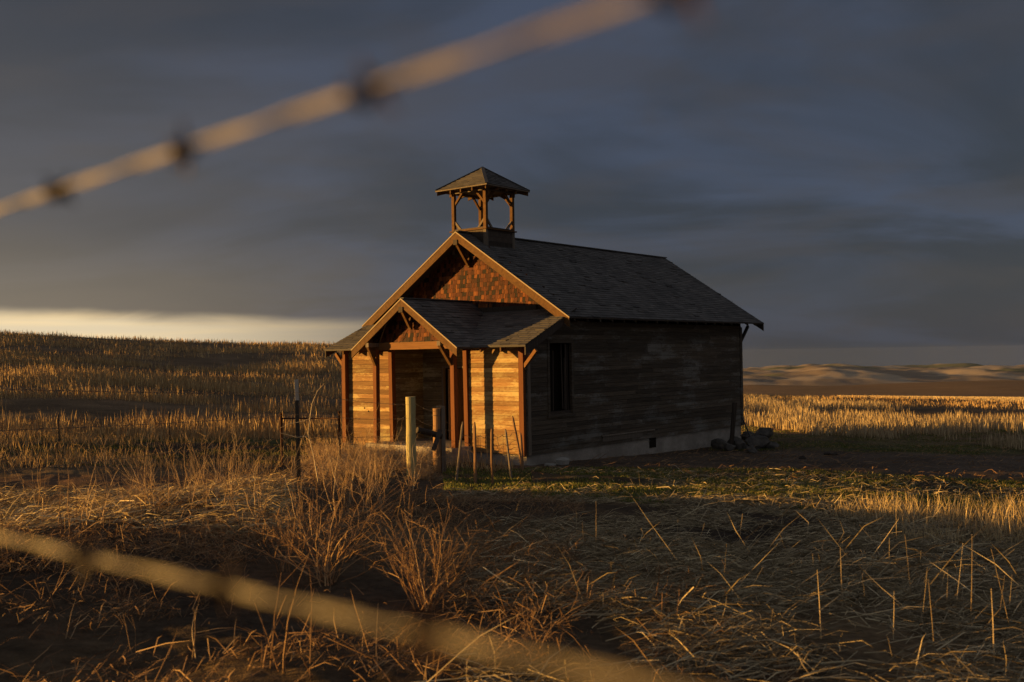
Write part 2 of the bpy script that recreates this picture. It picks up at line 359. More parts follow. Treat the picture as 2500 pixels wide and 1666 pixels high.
# field colours (what grows or lies there; far hills also greyed for haze), by place
def smooth(v, a, b): t = np.clip((v - a) / (b - a), 0, 1); return t * t * (3 - 2 * t)
def field_colour(x, y):
    r = np.hypot(x, y); az = np.degrees(np.arctan2(x, y)); n = fbm(x / 3., y / 3., 4, 41)[..., None]; n2 = fbm(x / 17., y / 17., 3, 55)[..., None]
    def mixa(a, b, m): return a * (1 - m[..., None]) + b * m[..., None]
    soil = np.array([.060, .043, .030]); straw = np.array([.20, .135, .07]); green = np.array([.050, .062, .018]); brown = np.array([.15, .085, .05])
    c = soil * (.7 + .6 * n)
    m = smooth(n[..., 0] + .25 * n2[..., 0], .42, .75) * .6; c = mixa(c, np.broadcast_to(straw, c.shape), m)
    # green strip right of the school, and along the foot of the left field
    g = smooth(y, 14.5, 17, ) * smooth(-y, -26, -23.5) * smooth(x, -1.5, 1.5) * (r < 60)
    g = np.maximum(g, smooth(y, 30, 34) * smooth(-y, -46, -40) * smooth(x, 8, 12))
    g = np.maximum(g, smooth(r, 25, 28) * smooth(-r, -37, -33) * smooth(-x, 4, 7))
    c = mixa(c, green * (.6 + .9 * n), g * smooth(n2[..., 0] + n[..., 0], .55, .95) * .9)
    dirt = smooth(r, 15.3, 16.3) * smooth(-r, -22.5, -21) * smooth(-x, 2.5, 4.5)
    c = mixa(c, brown * (.65 + .8 * n), dirt)
    yard = smooth(-y, -33, -31) * smooth(y, 23, 25.2) * smooth(x, -1, .5)
    c = mixa(c, np.array([.10, .072, .052]) * (.7 + .6 * n), yard)
    fs = smooth(r, 34, 44) * (r < 260); c = mixa(c, np.array([.15, .10, .058]) * (.6 + .8 * n), fs)
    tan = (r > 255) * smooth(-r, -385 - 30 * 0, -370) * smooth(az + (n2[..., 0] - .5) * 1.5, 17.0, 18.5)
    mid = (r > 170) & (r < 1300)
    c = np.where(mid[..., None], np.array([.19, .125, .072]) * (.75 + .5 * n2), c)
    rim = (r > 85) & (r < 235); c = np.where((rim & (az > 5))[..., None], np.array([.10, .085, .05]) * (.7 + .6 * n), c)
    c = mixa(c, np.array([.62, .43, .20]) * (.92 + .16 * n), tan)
    fr = r > 1300
    q = fbm(x / 500. + 7, y / 800., 3, 77); q2 = fbm(x / 170., y / 400., 2, 79)
    f1 = np.array([.34, .27, .20]); f2 = np.array([.10, .105, .065]); f3 = np.array([.20, .155, .12])  # far field tints with distance haze mixed into the colour
    fc = mixa(mixa(np.broadcast_to(f3, c.shape), np.broadcast_to(f1, c.shape), smooth(q2, .36, .46)), np.broadcast_to(f2, c.shape), smooth(q, .52, .56))
    c = np.where(fr[..., None], fc, c)
    return c
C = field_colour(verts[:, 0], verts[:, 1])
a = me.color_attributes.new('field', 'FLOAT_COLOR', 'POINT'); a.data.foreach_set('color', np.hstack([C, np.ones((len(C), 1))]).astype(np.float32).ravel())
k = M('field_ground', .95, .1)
n1_ = k.noise(9, (1, 1, 1), 6, .7); n2_ = k.noise(45, (1, 1, 1), 4, .7); n3_ = k.noise(.7, (1, 1, 1), 5, .6)
k.col(k.mulv(k.attrc('field'), k.math('MULTIPLY', k.step(n1_, .25, .75, .55, 1.45), k.step(n3_, .3, .7, .75, 1.25))))
k.bump(k.math('ADD', n1_, k.math('MULTIPLY', n2_, .35)), .06, .9)
me.materials.append(k.m)
ground = bpy.data.objects.new('ground', me); COL.objects.link(ground); tag(ground, kind='structure')

# ------------------------------------------------------------ schoolhouse   (a: along the front to the left, b: towards the rear, z up)
WID, LEN = 6.82, 12.35; CA = WID / 2
school = empty('schoolhouse', (OX, OY, 0), -YAW)
tag(school, 'abandoned wooden one-room schoolhouse with open belfry, gabled porch and bare weathered boards', 'schoolhouse')
ms = .656; RZ = 6.19; EZ = 3.59                 # main roof slope, ridge, eave
def zmain(a): return RZ - ms * abs(a - CA)
GB, RB0, RB1 = 1.80, 1.19, 13.05                # gable wall, roof front edge, roof rear edge
ss = .438; SZ = 2.85; SB0 = -.49                # lean-to roof across the front
def zshed(b): return SZ + ss * (b - SB0)
ps = .68; PZ = 4.18; PB0 = -1.06; PHW = 2.0     # porch gable roof
def zporch(a): return PZ - ps * abs(a - CA)

def boards(mb, axis, fixed, u0, u1, zlo, zhi, out, holes=(), ex=.125, th=.022, ztop=None):
    """horizontal siding boards; axis 'a' runs along the front (fixed b), 'b' along the side (fixed a); out = -1/+1 outward"""
    z = zlo
    while z < zhi - .02:
        z2 = min(z + ex, zhi); u = u0 - rnd.random() * 1.5
        spans = [(u0, u1)]
        for h in holes:
            if z2 > h[2] + .01 and z < h[3] - .01:
                ns = []
                for s0, s1 in spans:
                    if h[1] <= s0 or h[0] >= s1: ns.append((s0, s1)); continue
                    if h[0] > s0: ns.append((s0, h[0]))
                    if h[1] < s1: ns.append((h[1], s1))
                spans = ns
        if ztop:
            ns = []
            for s0, s1 in spans:
                us = np.linspace(s0, s1, 200); ok = [u_ for u_ in us if ztop(u_) > z2]
                if ok: ns.append((min(ok), max(ok)))
            spans = ns
        for s0, s1 in spans:
            u = s0
            while u < s1 - .01:
                l = rnd.uniform(1.4, 4.2); e = min(u + l, s1)
                if s1 - e < .35: e = s1
                t = rnd.random(); o = rnd.uniform(0, .005); lap = .004 + rnd.uniform(0, .003)
                zb = z + .003 + rnd.uniform(0, .003); zt = z2 - .002
                g = .002
                if axis == 'a':
                    f = fixed; vs = [(u + g, f, zb), (e - g, f, zb), (e - g, f, zt), (u + g, f, zt),
                                     (u + g, f + out * (th + lap + o), zb), (e - g, f + out * (th + lap + o), zb), (e - g, f + out * (th + o - .004), zt), (u + g, f + out * (th + o - .004), zt)]
                else:
                    f = fixed; vs = [(f, u + g, zb), (f, e - g, zb), (f, e - g, zt), (f, u + g, zt),
                                     (f + out * (th + lap + o), u + g, zb), (f + out * (th + lap + o), e - g, zb), (f + out * (th + o - .004), e - g, zt), (f + out * (th + o - .004), u + g, zt)]
                mb.add(vs, [(0, 1, 2, 3), (4, 5, 6, 7), (0, 1, 5, 4), (1, 2, 6, 5), (2, 3, 7, 6), (3, 0, 4, 7)], t)
                u = e
        z += ex
# foundation
m = MB(); m.box(.03, WID - .03, .03, LEN - .03, -1.2, .0, .5)
fo = m.build('foundation', 'concrete', school)
m = MB(); m.box(.022, .031, 6.1, 6.49, -.3, .03, .5); m.build('vent', 'black', school)
# side walls and rear wall: backing sheet with boards nailed on
win = (1.0, 2.0, 1.08, 2.90)
def zside(b): return EZ - .06 if b > RB0 - .05 else zshed(b) - .12
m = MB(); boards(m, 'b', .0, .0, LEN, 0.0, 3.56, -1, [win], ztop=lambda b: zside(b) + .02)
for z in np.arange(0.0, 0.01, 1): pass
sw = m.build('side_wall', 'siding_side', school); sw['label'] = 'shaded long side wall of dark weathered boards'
m = MB()
for (b0, b1, z0, z1) in ((.0, win[0], 0, 2.9), (win[1], LEN, 0, 3.50), (win[0], win[1], 0, win[2]), (win[0], win[1], win[3], 2.95 + .4), (RB0, win[0] + .0, 2.9, 3.45)):
    m.box(.003, .05, b0 + .001, b1 - .001, z0, z1, .3)
m.box(WID - .05, WID - .003, RB0, LEN, 0, 3.45, .3); m.box(WID - .05, WID - .003, .0, RB0 - .001, 0, 2.9, .3)
for (a0, a1) in ((.05, WID - .05),): m.box(a0, a1, LEN - .06, LEN - .003, 0, 3.5, .3)
m.prism([(.05, LEN - .05, 3.5), (WID - .05, LEN - .05, 3.5), (CA, LEN - .05, 5.9)], (0, .04, 0), .3)
m.build('inner_lining', 'dark_wood', school)
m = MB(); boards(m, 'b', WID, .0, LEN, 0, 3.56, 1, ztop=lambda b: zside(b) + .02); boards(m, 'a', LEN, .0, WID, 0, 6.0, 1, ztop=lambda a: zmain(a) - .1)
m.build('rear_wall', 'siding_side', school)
# loose trim board on the side, sill board
m = MB(); m.beam((-.055, 3.42, .262), (-.05, 6.3, .255), .03, .035, (0, 0, 1), .9); m.box(-.045, -.034, 3.45, 5.6, .09, .235, .05); m.build('loose_board', 'grey_wood', school)
# window
m = MB()
for (b0, b1, z0, z1) in ((win[0] - .09, win[0], win[2] - .1, win[3] + .1), (win[1], win[1] + .09, win[2] - .1, win[3] + .1)): m.box(-.048, .02, b0, b1, z0, z1, .45)
m.box(-.052, .02, win[0] - .0, win[1] + .0, win[3] + .003, win[3] + .1, .4); m.box(-.075, .02, win[0] - .14, win[1] + .14, win[2] - .16, win[2] - .102, .3)
wf = m.build('window', 'siding_side', school)
m = MB(); m.box(.35, .36, win[0] - .6, win[1] + .6, .7, 3.2, .1); m.build('painted_dark_sheet', 'black', wf)  # black sheet behind the opening paints the shade of the room
m = MB()
for b, wd, z0, z1, l in ((1.07, .09, 1.1, 2.88, .01), (1.24, .03, 1.1, 2.7, .03), (1.70, .035, 1.12, 2.88, -.03), (1.78, .02, 1.1, 2.5, .02), (1.86, .06, 1.09, 2.88, -.015), (1.95, .05, 1.09, 2.86, 0)):
    m.beam((.03 + rnd.random() * .05, b, z0), (.03 + rnd.random() * .05, b + l, z1), .015, wd, (0, 1, 0), rnd.random())
m.build('broken_slat', 'dark_wood', wf)

# front walls either side of the recess
RA0, RA1, RBK = 2.05, 4.80, 1.22
m = MB(); boards(m, 'a', 0., .0, RA0 - .02, 0.02, zshed(0) - .12, -1)
fw = m.build('front_wall', 'siding_pale', school); fw['label'] = 'sunlit front wall right of the doorway with pale traces of paint'
m = MB(); boards(m, 'a', 0., RA1 + .02, WID, 0.02, zshed(0) - .12, -1)
fw = m.build('front_wall', 'siding_front', school); fw['label'] = 'sunlit orange front wall left of the doorway with two small holes'
m = MB(); m.box(6.0, 6.035, -.0345, -.032, 1.08, 1.13, 0); m.build('hole', 'black', fw); m = MB(); m.box(5.83, 5.865, -.0345, -.032, .99, 1.04, 0); m.build('hole', 'black', fw)
m = MB(); m.box(.05, RA0 - .03, .003, .05, .02, 2.9, .3); m.box(RA1 + .03, WID - .05, .003, .05, .02, 2.9, .3); m.box(.05, WID - .05, -.02, .04, zshed(0) - .115, zshed(0) - .03, .3); m.build('wall_backing', 'dark_wood', school)
# recess
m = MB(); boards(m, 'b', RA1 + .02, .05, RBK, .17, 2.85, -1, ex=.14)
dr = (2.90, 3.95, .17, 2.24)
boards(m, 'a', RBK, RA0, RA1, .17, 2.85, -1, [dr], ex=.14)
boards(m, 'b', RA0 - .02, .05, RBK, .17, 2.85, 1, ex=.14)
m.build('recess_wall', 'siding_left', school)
m = MB(); m.box(RA0 - .02, RA1 + .02, -.5, RBK + .02, 2.87, 2.90, .2); m.build('porch_ceiling', 'dark_wood', school)
m = MB(); m.box(2.6, 4.4, RBK + .9, RBK + .92, 0, 2.6, .2); m.box(2.6, 2.62, RBK + .06, RBK + .9, 0, 2.6, .2); m.box(4.4, 4.42, RBK + .06, RBK + .9, 0, 2.6, .2); m.box(2.6, 4.4, RBK + .06, RBK + .9, 2.45, 2.47, .2); m.box(2.6, 4.4, RBK + .06, RBK + .9, .12, .14, .2); m.build('painted_dark_hallway', 'black', school)  # hallway box coloured black, its shade put into the colour
m = MB(); m.box(3.95, 4.03, RBK - .05, RBK + .05, .17, 2.3, .4); m.box(2.82, 2.90, RBK - .05, RBK + .05, .17, 2.3, .4); m.box(2.9, 3.95, RBK - .05, RBK + .05, 2.245, 2.31, .4)
df = m.build('door', 'grey_wood', school)
m = MB(); m.box(3.72, 3.76, RBK + .05, RBK + .78, .18, 2.22, .7); m.box(3.76, 3.80, RBK - .02, RBK + .06, .18, 2.22, .8); m.build('door_leaf', 'brown_post', df)
# porch slab
m = MB(); m.prism([(1.86, -.80, -.45), (5.15, -.80, -.45), (5.15, RBK, -.45), (1.86, RBK, -.45)], (0, 0, .62), .5); m.build('porch_slab', 'concrete', school)
# posts
def post(a, b0, b1, z0, z1, w, lean=0., label=None):
    m = MB(); vs = []
    for z, l in ((z0, lean), (z1, 0)):
        vs += [(a - w / 2 + l, b0, z), (a + w / 2 + l, b0, z), (a + w / 2 + l, b1, z), (a - w / 2 + l, b1, z)]
    m.add(vs, [(0, 1, 2, 3), (7, 6, 5, 4), (0, 1, 5, 4), (1, 2, 6, 5), (2, 3, 7, 6), (3, 0, 4, 7)], rnd.random())
    o = m.build('post', 'post', school)
    if label: o['label'] = label
    return o
post(.075, -.10, .04, -.02, 2.84, .15); post(WID - .055, -.17, .03, .0, 2.80, .15, .0)
post(2.0, -.10, .06, .17, 2.84, .13, -.03); post(RA1 + .06, -.10, .05, .17, 2.84, .13, -.03)
post(1.95, -.67, -.53, -.02, 2.80, .13, -.02); post(4.89, -.67, -.53, .0, 2.80, .13, .02)
m = MB(); m.box(-.05, .004, LEN - .14, LEN + .03, .0, 3.45, .3); m.build('corner_board', 'siding_side', school)
m = MB(); m.box(-.052, .004, .041, .15, .0, 2.72, .6); m.build('corner_board', 'grey_wood', school)
# beam across the porch
m = MB(); m.box(1.86, 4.98, -.66, -.55, 2.80, 3.0, .6); m.build('beam', 'beam', school)
for a in (2.06, 4.78):
    m = MB(); m.box(a - .06, a + .06, -1.05, -.05, 2.88, 3.0, .4); m.build('beam_end', 'grey_wood', school)
    m = MB(); m.beam((a - (.0 if a > 3 else 0), -1.0, 2.90), (1.95 + .03 if a < 3 else 4.84, -.66, 2.38), .085, .10, (0, 1, 0), .5); m.build('brace', 'trim', school)
# end braces under the lean-to roof
for a0, a1 in ((-.005, -.40), (WID + .005, WID + .40)):
    m = MB(); m.beam((a0, -.04, 2.30), (a1, -.04, 2.72), .09, .085, (0, 1, 0), .7); m.beam((a0, -.04, 2.22), (a0 - .012 * (1 if a0 < 1 else -1), -.04, 2.42), .07, .05, (0, 1, 0), .4); m.build('brace', 'beam', school)
# rear braces
for a in (.0, WID):
    m = MB(); m.beam((a, LEN, 2.95), (a, LEN + .6, 3.5), .08, .09, (1, 0, 0), .3); m.build('brace', 'dark_wood', school)

# roofs: courses of shingle tabs on a deck
def tabs(mb, P0, U, V, nu_len, nv_len, skip=None, ex=.135, tw=.305):
    """P0 eave corner, U unit vector along eave, V unit vector up the slope"""
    P0 = Vector(P0); U = Vector(U).normalized(); V = Vector(V).normalized(); Nn = U.cross(V).normalized()
    if Nn.z < 0: Nn = -Nn
    nv = int(math.ceil(nv_len / ex)); ex = nv_len / nv
    for i_ in range(nv):
        u = -rnd.random() * tw
        sag = .004 * math.sin(i_ * 2.1)
        while u < nu_len:
            e = u + tw; s0 = max(u, 0); s1 = min(e, nu_len)
            if s1 - s0 > .01:
                mid_ = P0 + U * ((s0 + s1) / 2) + V * ((i_ + .5) * ex)
                if rnd.random() < .006: u = e; continue
                if not (skip and skip(mid_)):
                    h = .014 + rnd.random() * .008 + (.02 if rnd.random() < .03 else 0); g = .006; dl = rnd.uniform(-.014, .014)
                    A_ = P0 + U * (s0 + g) + V * (i_ * ex + dl); B_ = P0 + U * (s1 - g) + V * (i_ * ex + dl)
                    Cc = P0 + U * (s1 - g) + V * ((i_ + 1) * ex + .03); Dd = P0 + U * (s0 + g) + V * ((i_ + 1) * ex + .03)
                    mb.add([A_ + Nn * h, B_ + Nn * h, Cc + Nn * .004, Dd + Nn * .004, A_ + Nn * .001, B_ + Nn * .001, P0 + U * s0 + V * (i_ * ex) + Nn * .003, P0 + U * s1 + V * (i_ * ex) + Nn * .003, P0 + U * s1 + V * ((i_ + 1) * ex) + Nn * .003, P0 + U * s0 + V * ((i_ + 1) * ex) + Nn * .003],
                           [(0, 1, 2, 3), (4, 5, 1, 0), (6, 7, 8, 9)], rnd.random())
            u = e
oe = .56; run = CA + oe
# main roof
m = MB()
sl_ = math.hypot(run, run * ms)
tabs(m, (-oe, RB0, EZ), (0, 1, 0), (1, 0, ms), RB1 - RB0, sl_); tabs(m, (WID + oe, RB0, EZ), (0, 1, 0), (-1, 0, ms), RB1 - RB0, sl_)
m.beam((CA, RB0, RZ + .012), (CA, RB1, RZ + .012), .22, .03, (0, 0, 1), .3)
mr = m.build('roof', 'roof', school)
m = MB(); th = .04
for sgn in (1, -1):
    e_ = CA - sgn * run
    m.prism([(e_, RB0 + .01, EZ), (CA, RB0 + .01, RZ), (CA, RB0 + .01, RZ - th), (e_, RB0 + .01, EZ - th)], (0, RB1 - RB0 - .02, 0), .3)
m.build('roof_deck', 'dark_wood', mr)
def rake(parent, b, y_t, hw, zr, sl, depth, mat, face=-1, cz=CA):
    """pair of barge boards and the thin roofing edge above them"""
    for sgn in (1, -1):
        m = MB(); e_ = cz - sgn * hw; ze = zr - sl * hw
        m.prism([(e_, b, ze - .035), (cz, b, zr - .035), (cz, b, zr - .035 - depth), (e_ , b, ze - .035 - depth)], (0, y_t, 0), .5 + .2 * sgn)
        m.build('barge_board', mat, parent)
        m = MB(); m.prism([(e_ - sgn * .012, b - .012 if face < 0 else b + y_t + .0, ze - .034), (cz, b - .012 if face < 0 else b + y_t, zr - .034), (cz, b - .012 if face < 0 else b + y_t, zr + .004), (e_ - sgn * .012, b - .012 if face < 0 else b + y_t, ze + .004)], (0, .012, 0), .5)
        m.build('roof_edge', 'edge', parent)
rake(mr, RB0, .04, run, RZ, ms, .235, 'trim'); rake(mr, RB1 - .04, .04, run, RZ, ms, .235, 'dark_wood', 1)
# eave rafters (tails)
m = MB()
for sgn in (1, -1):
    b = RB0 + .35
    while b < RB1 - .2:
        a_w = 0. if sgn > 0 else WID; a_e = -oe + .05 if sgn > 0 else WID + oe - .05
        zt = zmain(a_w) - .045; ze = zmain(a_e) - .045
        m.prism([(a_e, b - .022, ze), (a_w + sgn * .3, b - .022, zmain(a_w + sgn * .3) - .045), (a_w + sgn * .3, b - .022, zmain(a_w + sgn * .3) - .16), (a_e, b - .022, ze - .09)], (0, .044, 0), rnd.random()); m.build('rafter_tail', 'siding_side', mr); m = MB(); b += .61
    
# gable shingle wall
def shingle_wall(name, b, a0, a1, z0, ztop, parent, ex=.125):
    m = MB(); z = z0; row = 0
    while z < ztop(CA):
        u = a0 - rnd.random() * .1
        while u < a1:
            w_ = rnd.uniform(.06, .14); c_ = u + w_ / 2
            if a0 <= c_ <= a1 and z + .04 < ztop(c_):
                dz_ = rnd.uniform(-.012, .012); tt = .010 + rnd.random() * .01
                tint = min(1, max(0, rnd.gauss(.5, .36)))
                m.add([(u + .003, b - tt - .008, z + dz_), (u + w_ - .003, b - tt - .008, z + dz_), (u + w_ - .003, b - .004, z + ex + .02), (u + .003, b - .004, z + ex + .02), (u + .003, b, z + dz_), (u + w_ - .003, b, z + dz_)],
                      [(0, 1, 2, 3), (4, 5, 1, 0), (0, 3, 4), (1, 5, 2)], tint)
            u += w_
        z += ex; row += 1
    o = m.build(name, 'shingle', parent)
    m = MB(); m.prism([(a0, b + .002, z0 - .1), (a1, b + .002, z0 - .1), (a1, b + .002, ztop(a1) - .0), (CA, b + .002, ztop(CA)), (a0, b + .002, ztop(a0) - .0)], (0, .03, 0), .1); m.build('backing', 'dark_wood', o)
    return o
shingle_wall('gable', GB, .02, WID - .02, zshed(GB) + .12, lambda a: zmain(a) - .05, school)
m = MB(); m.box(.95, WID - .95, GB - .05, GB - .005, zshed(GB) - .02, zshed(GB) + .13, .2); m.build('flashing_board', 'dark_wood', school)
# main gable peak bracket
def bracket(b_out, b_w, zt, zb, wd=.09):
    m = MB(); m.box(CA - .05, CA + .05, b_out + .02, b_w, zt - .10, zt, .4); m.beam((CA, b_out + .05, zt - .09), (CA, b_w - .07, zb + .05), wd, .075, (1, 0, 0), .5)
    m.box(CA - .045, CA + .045, b_w - .09, b_w - .012, zb - .02, zt - .1, .4); m.build('bracket', 'trim', school)
    m = MB(); m.box(CA - .075, CA + .075, b_out - .03, b_out - .002, zt - .13, zt + .02, .1); m.build('beam_end', 'dark_wood', school)
bracket(RB0, GB, 5.93, 5.2); bracket(PB0, -.66, 3.93, 3.36)
# lean-to roof
LA0, LA1 = -.40, WID + .40
m = MB(); slv = math.hypot(GB - SB0, ss * (GB - SB0))
tabs(m, (LA0, SB0, SZ), (1, 0, 0), (0, 1, ss), LA1 - LA0, slv, lambda p: abs(p.x - CA) < PHW and zporch(p.x) > p.z + .12)
lr_ = m.build('lean_to_roof', 'roof', school)
m = MB()
for a0, a1 in ((LA0, CA - 1.75), (CA + 1.75, LA1)):
    m.prism([(a0 + .01, SB0, SZ - .003), (a0 + .01, GB, zshed(GB) - .003), (a0 + .01, GB, zshed(GB) - .045), (a0 + .01, SB0, SZ - .045)], (a1 - a0 - .02, 0, 0), .3)
m.prism([(CA - 1.75, .2, zshed(.2) - .003), (CA - 1.75, GB, zshed(GB) - .003), (CA - 1.75, GB, zshed(GB) - .045), (CA - 1.75, .2, zshed(.2) - .045)], (3.5, 0, 0), .3)
m.build('roof_deck', 'dark_wood', lr_)
for a in (LA0 + .001, LA1 - .041):
    m = MB(); e1 = GB if a < 1 else GB
    m.prism([(a, SB0 + .01, SZ - .046), (a, RB0, zshed(RB0) - .046), (a, RB0, zshed(RB0) - .21), (a, SB0 + .01, SZ - .25)], (.04, 0, 0), .4); m.build('barge_board', 'dark_wood', lr_)
m = MB(); m.box(LA0 - .004, CA - 1.9, SB0 - .012, SB0 - .002, SZ - .04, SZ + .004, .5); m.build('roof_edge', 'roof', lr_); m = MB(); m.box(CA + 1.9, LA1 + .004, SB0 - .012, SB0 - .002, SZ - .04, SZ + .004, .5); m.build('roof_edge', 'roof', lr_)
for a in (.42, 1.1, 5.75, 6.42):
    m = MB(); m.prism([(a, SB0 + .03, SZ - .05), (a, .05, zshed(.05) - .05), (a, .05, zshed(.05) - .17), (a, SB0 + .03, SZ - .17)], (.045, 0, 0), .6); m.build('rafter_tail', 'trim', lr_)
# porch roof
m = MB(); slp = math.hypot(PHW, PHW * ps)
sk = lambda p: p.y > SB0 and zshed(p.y) > p.z + .10
tabs(m, (CA - PHW, PB0, PZ - ps * PHW), (0, 1, 0), (1, 0, ps), GB - PB0, slp, sk); tabs(m, (CA + PHW, PB0, PZ - ps * PHW), (0, 1, 0), (-1, 0, ps), GB - PB0, slp, sk)
m.beam((CA, PB0, PZ + .010), (CA, GB, PZ + .010), .2, .028, (0, 0, 1), .3)
pr_ = m.build('porch_roof', 'roof', school)
m = MB()
for sgn in (1, -1):
    e_ = CA - sgn * PHW; ze = PZ - ps * PHW
    m.prism([(e_, PB0 + .01, ze), (CA, PB0 + .01, PZ), (CA, PB0 + .01, PZ - .04), (e_, PB0 + .01, ze - .04)], (0, .62, 0), .3)
    m.prism([(e_ + sgn * .12, -.43, ze + .12 * ps), (CA, -.43, PZ), (CA, -.43, PZ - .04), (e_ + sgn * .12, -.43, ze - .04 + .12 * ps)], (0, .9, 0), .3)
    m.prism([(CA - sgn * 1.0, .47, zporch(CA + 1.0)), (CA, .47, PZ), (CA, .47, PZ - .04), (CA - sgn * 1.0, .47, zporch(CA + 1.0) - .04)], (0, 1.3, 0), .3)
m.build('roof_deck', 'dark_wood', pr_)
rake(pr_, PB0, .04, PHW, PZ, ps, .20, 'trim')
shingle_wall('porch_gable', -.60, CA - 1.55, CA + 1.55, 3.02, lambda a: zporch(a) - .05, school, .115)
m = MB(); m.beam((4.0, -1.03, 3.55), (4.32, -1.0, 3.02), .008, .008, (0, 1, 0), .4); m.build('hanging_cable', 'black', school)

# belfry
bf = empty('belfry', (0, 0, 0), 0, school); BC = 2.43; hb = .655
def bpart(m, name, mat): return m.build(name, mat, bf)
m = MB(); 
for (a0, a1, b0, b1) in ((CA - hb, CA + hb, BC - hb, BC - hb + .03), (CA - hb, CA + hb, BC + hb - .03, BC + hb), (CA - hb, CA - hb + .03, BC - hb + .03, BC + hb - .03), (CA + hb - .03, CA + hb, BC - hb + .03, BC + hb - .03)):
    for z in np.arange(5.5, 6.2, .14): m.box(a0, a1, b0, b1, z + .002, z + .138)
bpart(m, 'base_panel', 'dark_wood')
m = MB(); 
for (a0, a1, b0, b1) in ((CA - hb - .06, CA + hb + .06, BC - hb - .06, BC - hb + .08), (CA - hb - .06, CA + hb + .06, BC + hb - .08, BC + hb + .06), (CA - hb - .06, CA - hb + .08, BC - hb + .081, BC + hb - .081), (CA + hb - .08, CA + hb + .06, BC - hb + .081, BC + hb - .081)): m.box(a0, a1, b0, b1, 6.26, 6.295, .7)
bpart(m, 'sill', 'trim')
pw = .10; HC = 7.50
for sa in (-1, 1):
    for sb in (-1, 1):
        ca_, cb_ = CA + sa * (hb - pw / 2 + .01), BC + sb * (hb - pw / 2 + .01)
        m = MB(); m.box(ca_ - pw / 2, ca_ + pw / 2, cb_ - pw / 2, cb_ + pw / 2, 5.45 if False else 6.296, 7.46, rnd.random()); bpart(m, 'post', 'trim')
        m = MB(); m.box(ca_ - pw / 2 - .012 * sa * 0, ca_ + pw / 2, cb_ - pw / 2 - .004, cb_ + pw / 2 + .004, 5.6, 6.258, .3); bpart(m, 'post', 'grey_wood')
        for dxx, dyy in ((-sa, 0), (0, -sb)):
            m = MB(); m.beam((ca_ + dxx * .04, cb_ + dyy * .04, 7.06), (ca_ + dxx * .36, cb_ + dyy * .36, 7.42), .06, .055, (dyy, dxx, 0), .6); bpart(m, 'brace', 'trim')
            m = MB(); m.beam((ca_ + dxx * .04, cb_ + dyy * .04, 6.58), (ca_ + dxx * .28, cb_ + dyy * .28, 6.31), .06, .05, (dyy, dxx, 0), .4); bpart(m, 'brace', 'grey_wood')
m = MB(); 
for s_ in (-1, 1):
    m.box(CA - hb, CA + hb, BC + s_ * (hb - .05) - .04, BC + s_ * (hb - .05) + .04, 7.40, 7.50, .4); m.box(CA + s_ * (hb - .05) - .04, CA + s_ * (hb - .05) + .04, BC - hb + .10, BC + hb - .10, 7.402, 7.498, .4)
bpart(m, 'top_plate', 'grey_wood')
rh = 1.0; HA = 8.20
m = MB(); ap = Vector((CA, BC, HA)); cs = [Vector((CA - rh, BC - rh, HC)), Vector((CA + rh, BC - rh, HC)), Vector((CA + rh, BC + rh, HC)), Vector((CA - rh, BC + rh, HC))]
for q in range(4):
    A_, B_ = cs[q], cs[(q + 1) % 4]; nv = 10
    Nn = (B_ - A_).cross(ap - A_).normalized(); Nn = Nn if Nn.z > 0 else -Nn
    for i_ in range(nv):
        t0, t1 = i_ / nv, (i_ + 1) / nv
        L0, R0, L1, R1 = A_.lerp(ap, t0), B_.lerp(ap, t0), A_.lerp(ap, t1), B_.lerp(ap, t1); wl = (R0 - L0).length; nn = max(1, int(wl / .22))
        for u in range(nn):
            p0, p1 = L0.lerp(R0, u / nn), L0.lerp(R0, (u + 1) / nn); q0, q1 = L1.lerp(R1, u / nn), L1.lerp(R1, (u + 1) / nn)
            h = .014 + rnd.random() * .01
            m.add([p0 + Nn * h, p1 + Nn * h, q1 + Nn * .003, q0 + Nn * .003, p0, p1], [(0, 1, 2, 3), (4, 5, 1, 0)], rnd.random())
    m.beam(A_.lerp(ap, .0) + Vector((0, 0, .02)), ap + Vector((0, 0, .02)), .10, .02, (0, 0, 1), rnd.random() * .5 + .4)
brf = bpart(m, 'belfry_roof', 'roof')
m = MB()
m.add([c_ - Vector((0, 0, .035)) for c_ in cs] + [c_ + Vector((0, 0, -.003)) for c_ in cs] + [ap - Vector((0, 0, .02))], [(0, 1, 2, 3), (0, 1, 5, 4), (1, 2, 6, 5), (2, 3, 7, 6), (3, 0, 4, 7)], .4); m.build('soffit', 'grey_wood', bf)
m = MB()
for q in range(4):
    c_ = cs[q]; d_ = (Vector((CA, BC, HC)) - c_).normalized()
    p_ = c_ + d_ * .05 - Vector((0, 0, .036)); q_ = c_ + d_ * .42 - Vector((0, 0, .036)); sd = Vector((-d_.y, d_.x, 0)) * .025
    m.prism([p_ - sd, q_ - sd, q_ - sd - Vector((0, 0, .02)), p_ - sd - Vector((0, 0, .11))], sd * 2, .2); m.build('rafter_tail', 'trim', bf); m = MB()
for q in range(4):
    A_, B_ = cs[q], cs[(q + 1) % 4]; d_ = (Vector((CA, BC, HC)) - (A_ + B_) / 2).normalized()
    for f in (.3, .52, .72):
        p_ = A_.lerp(B_, f) + d_ * .04 - Vector((0, 0, .036)); sd = Vector((-d_.y, d_.x, 0)) * .02
        m.prism([p_ - sd, p_ + d_ * .3 - sd, p_ + d_ * .3 - sd - Vector((0, 0, .02)), p_ - sd - Vector((0, 0, .10))], sd * 2, .3); m.build('rafter_tail', 'trim', bf); m = MB()

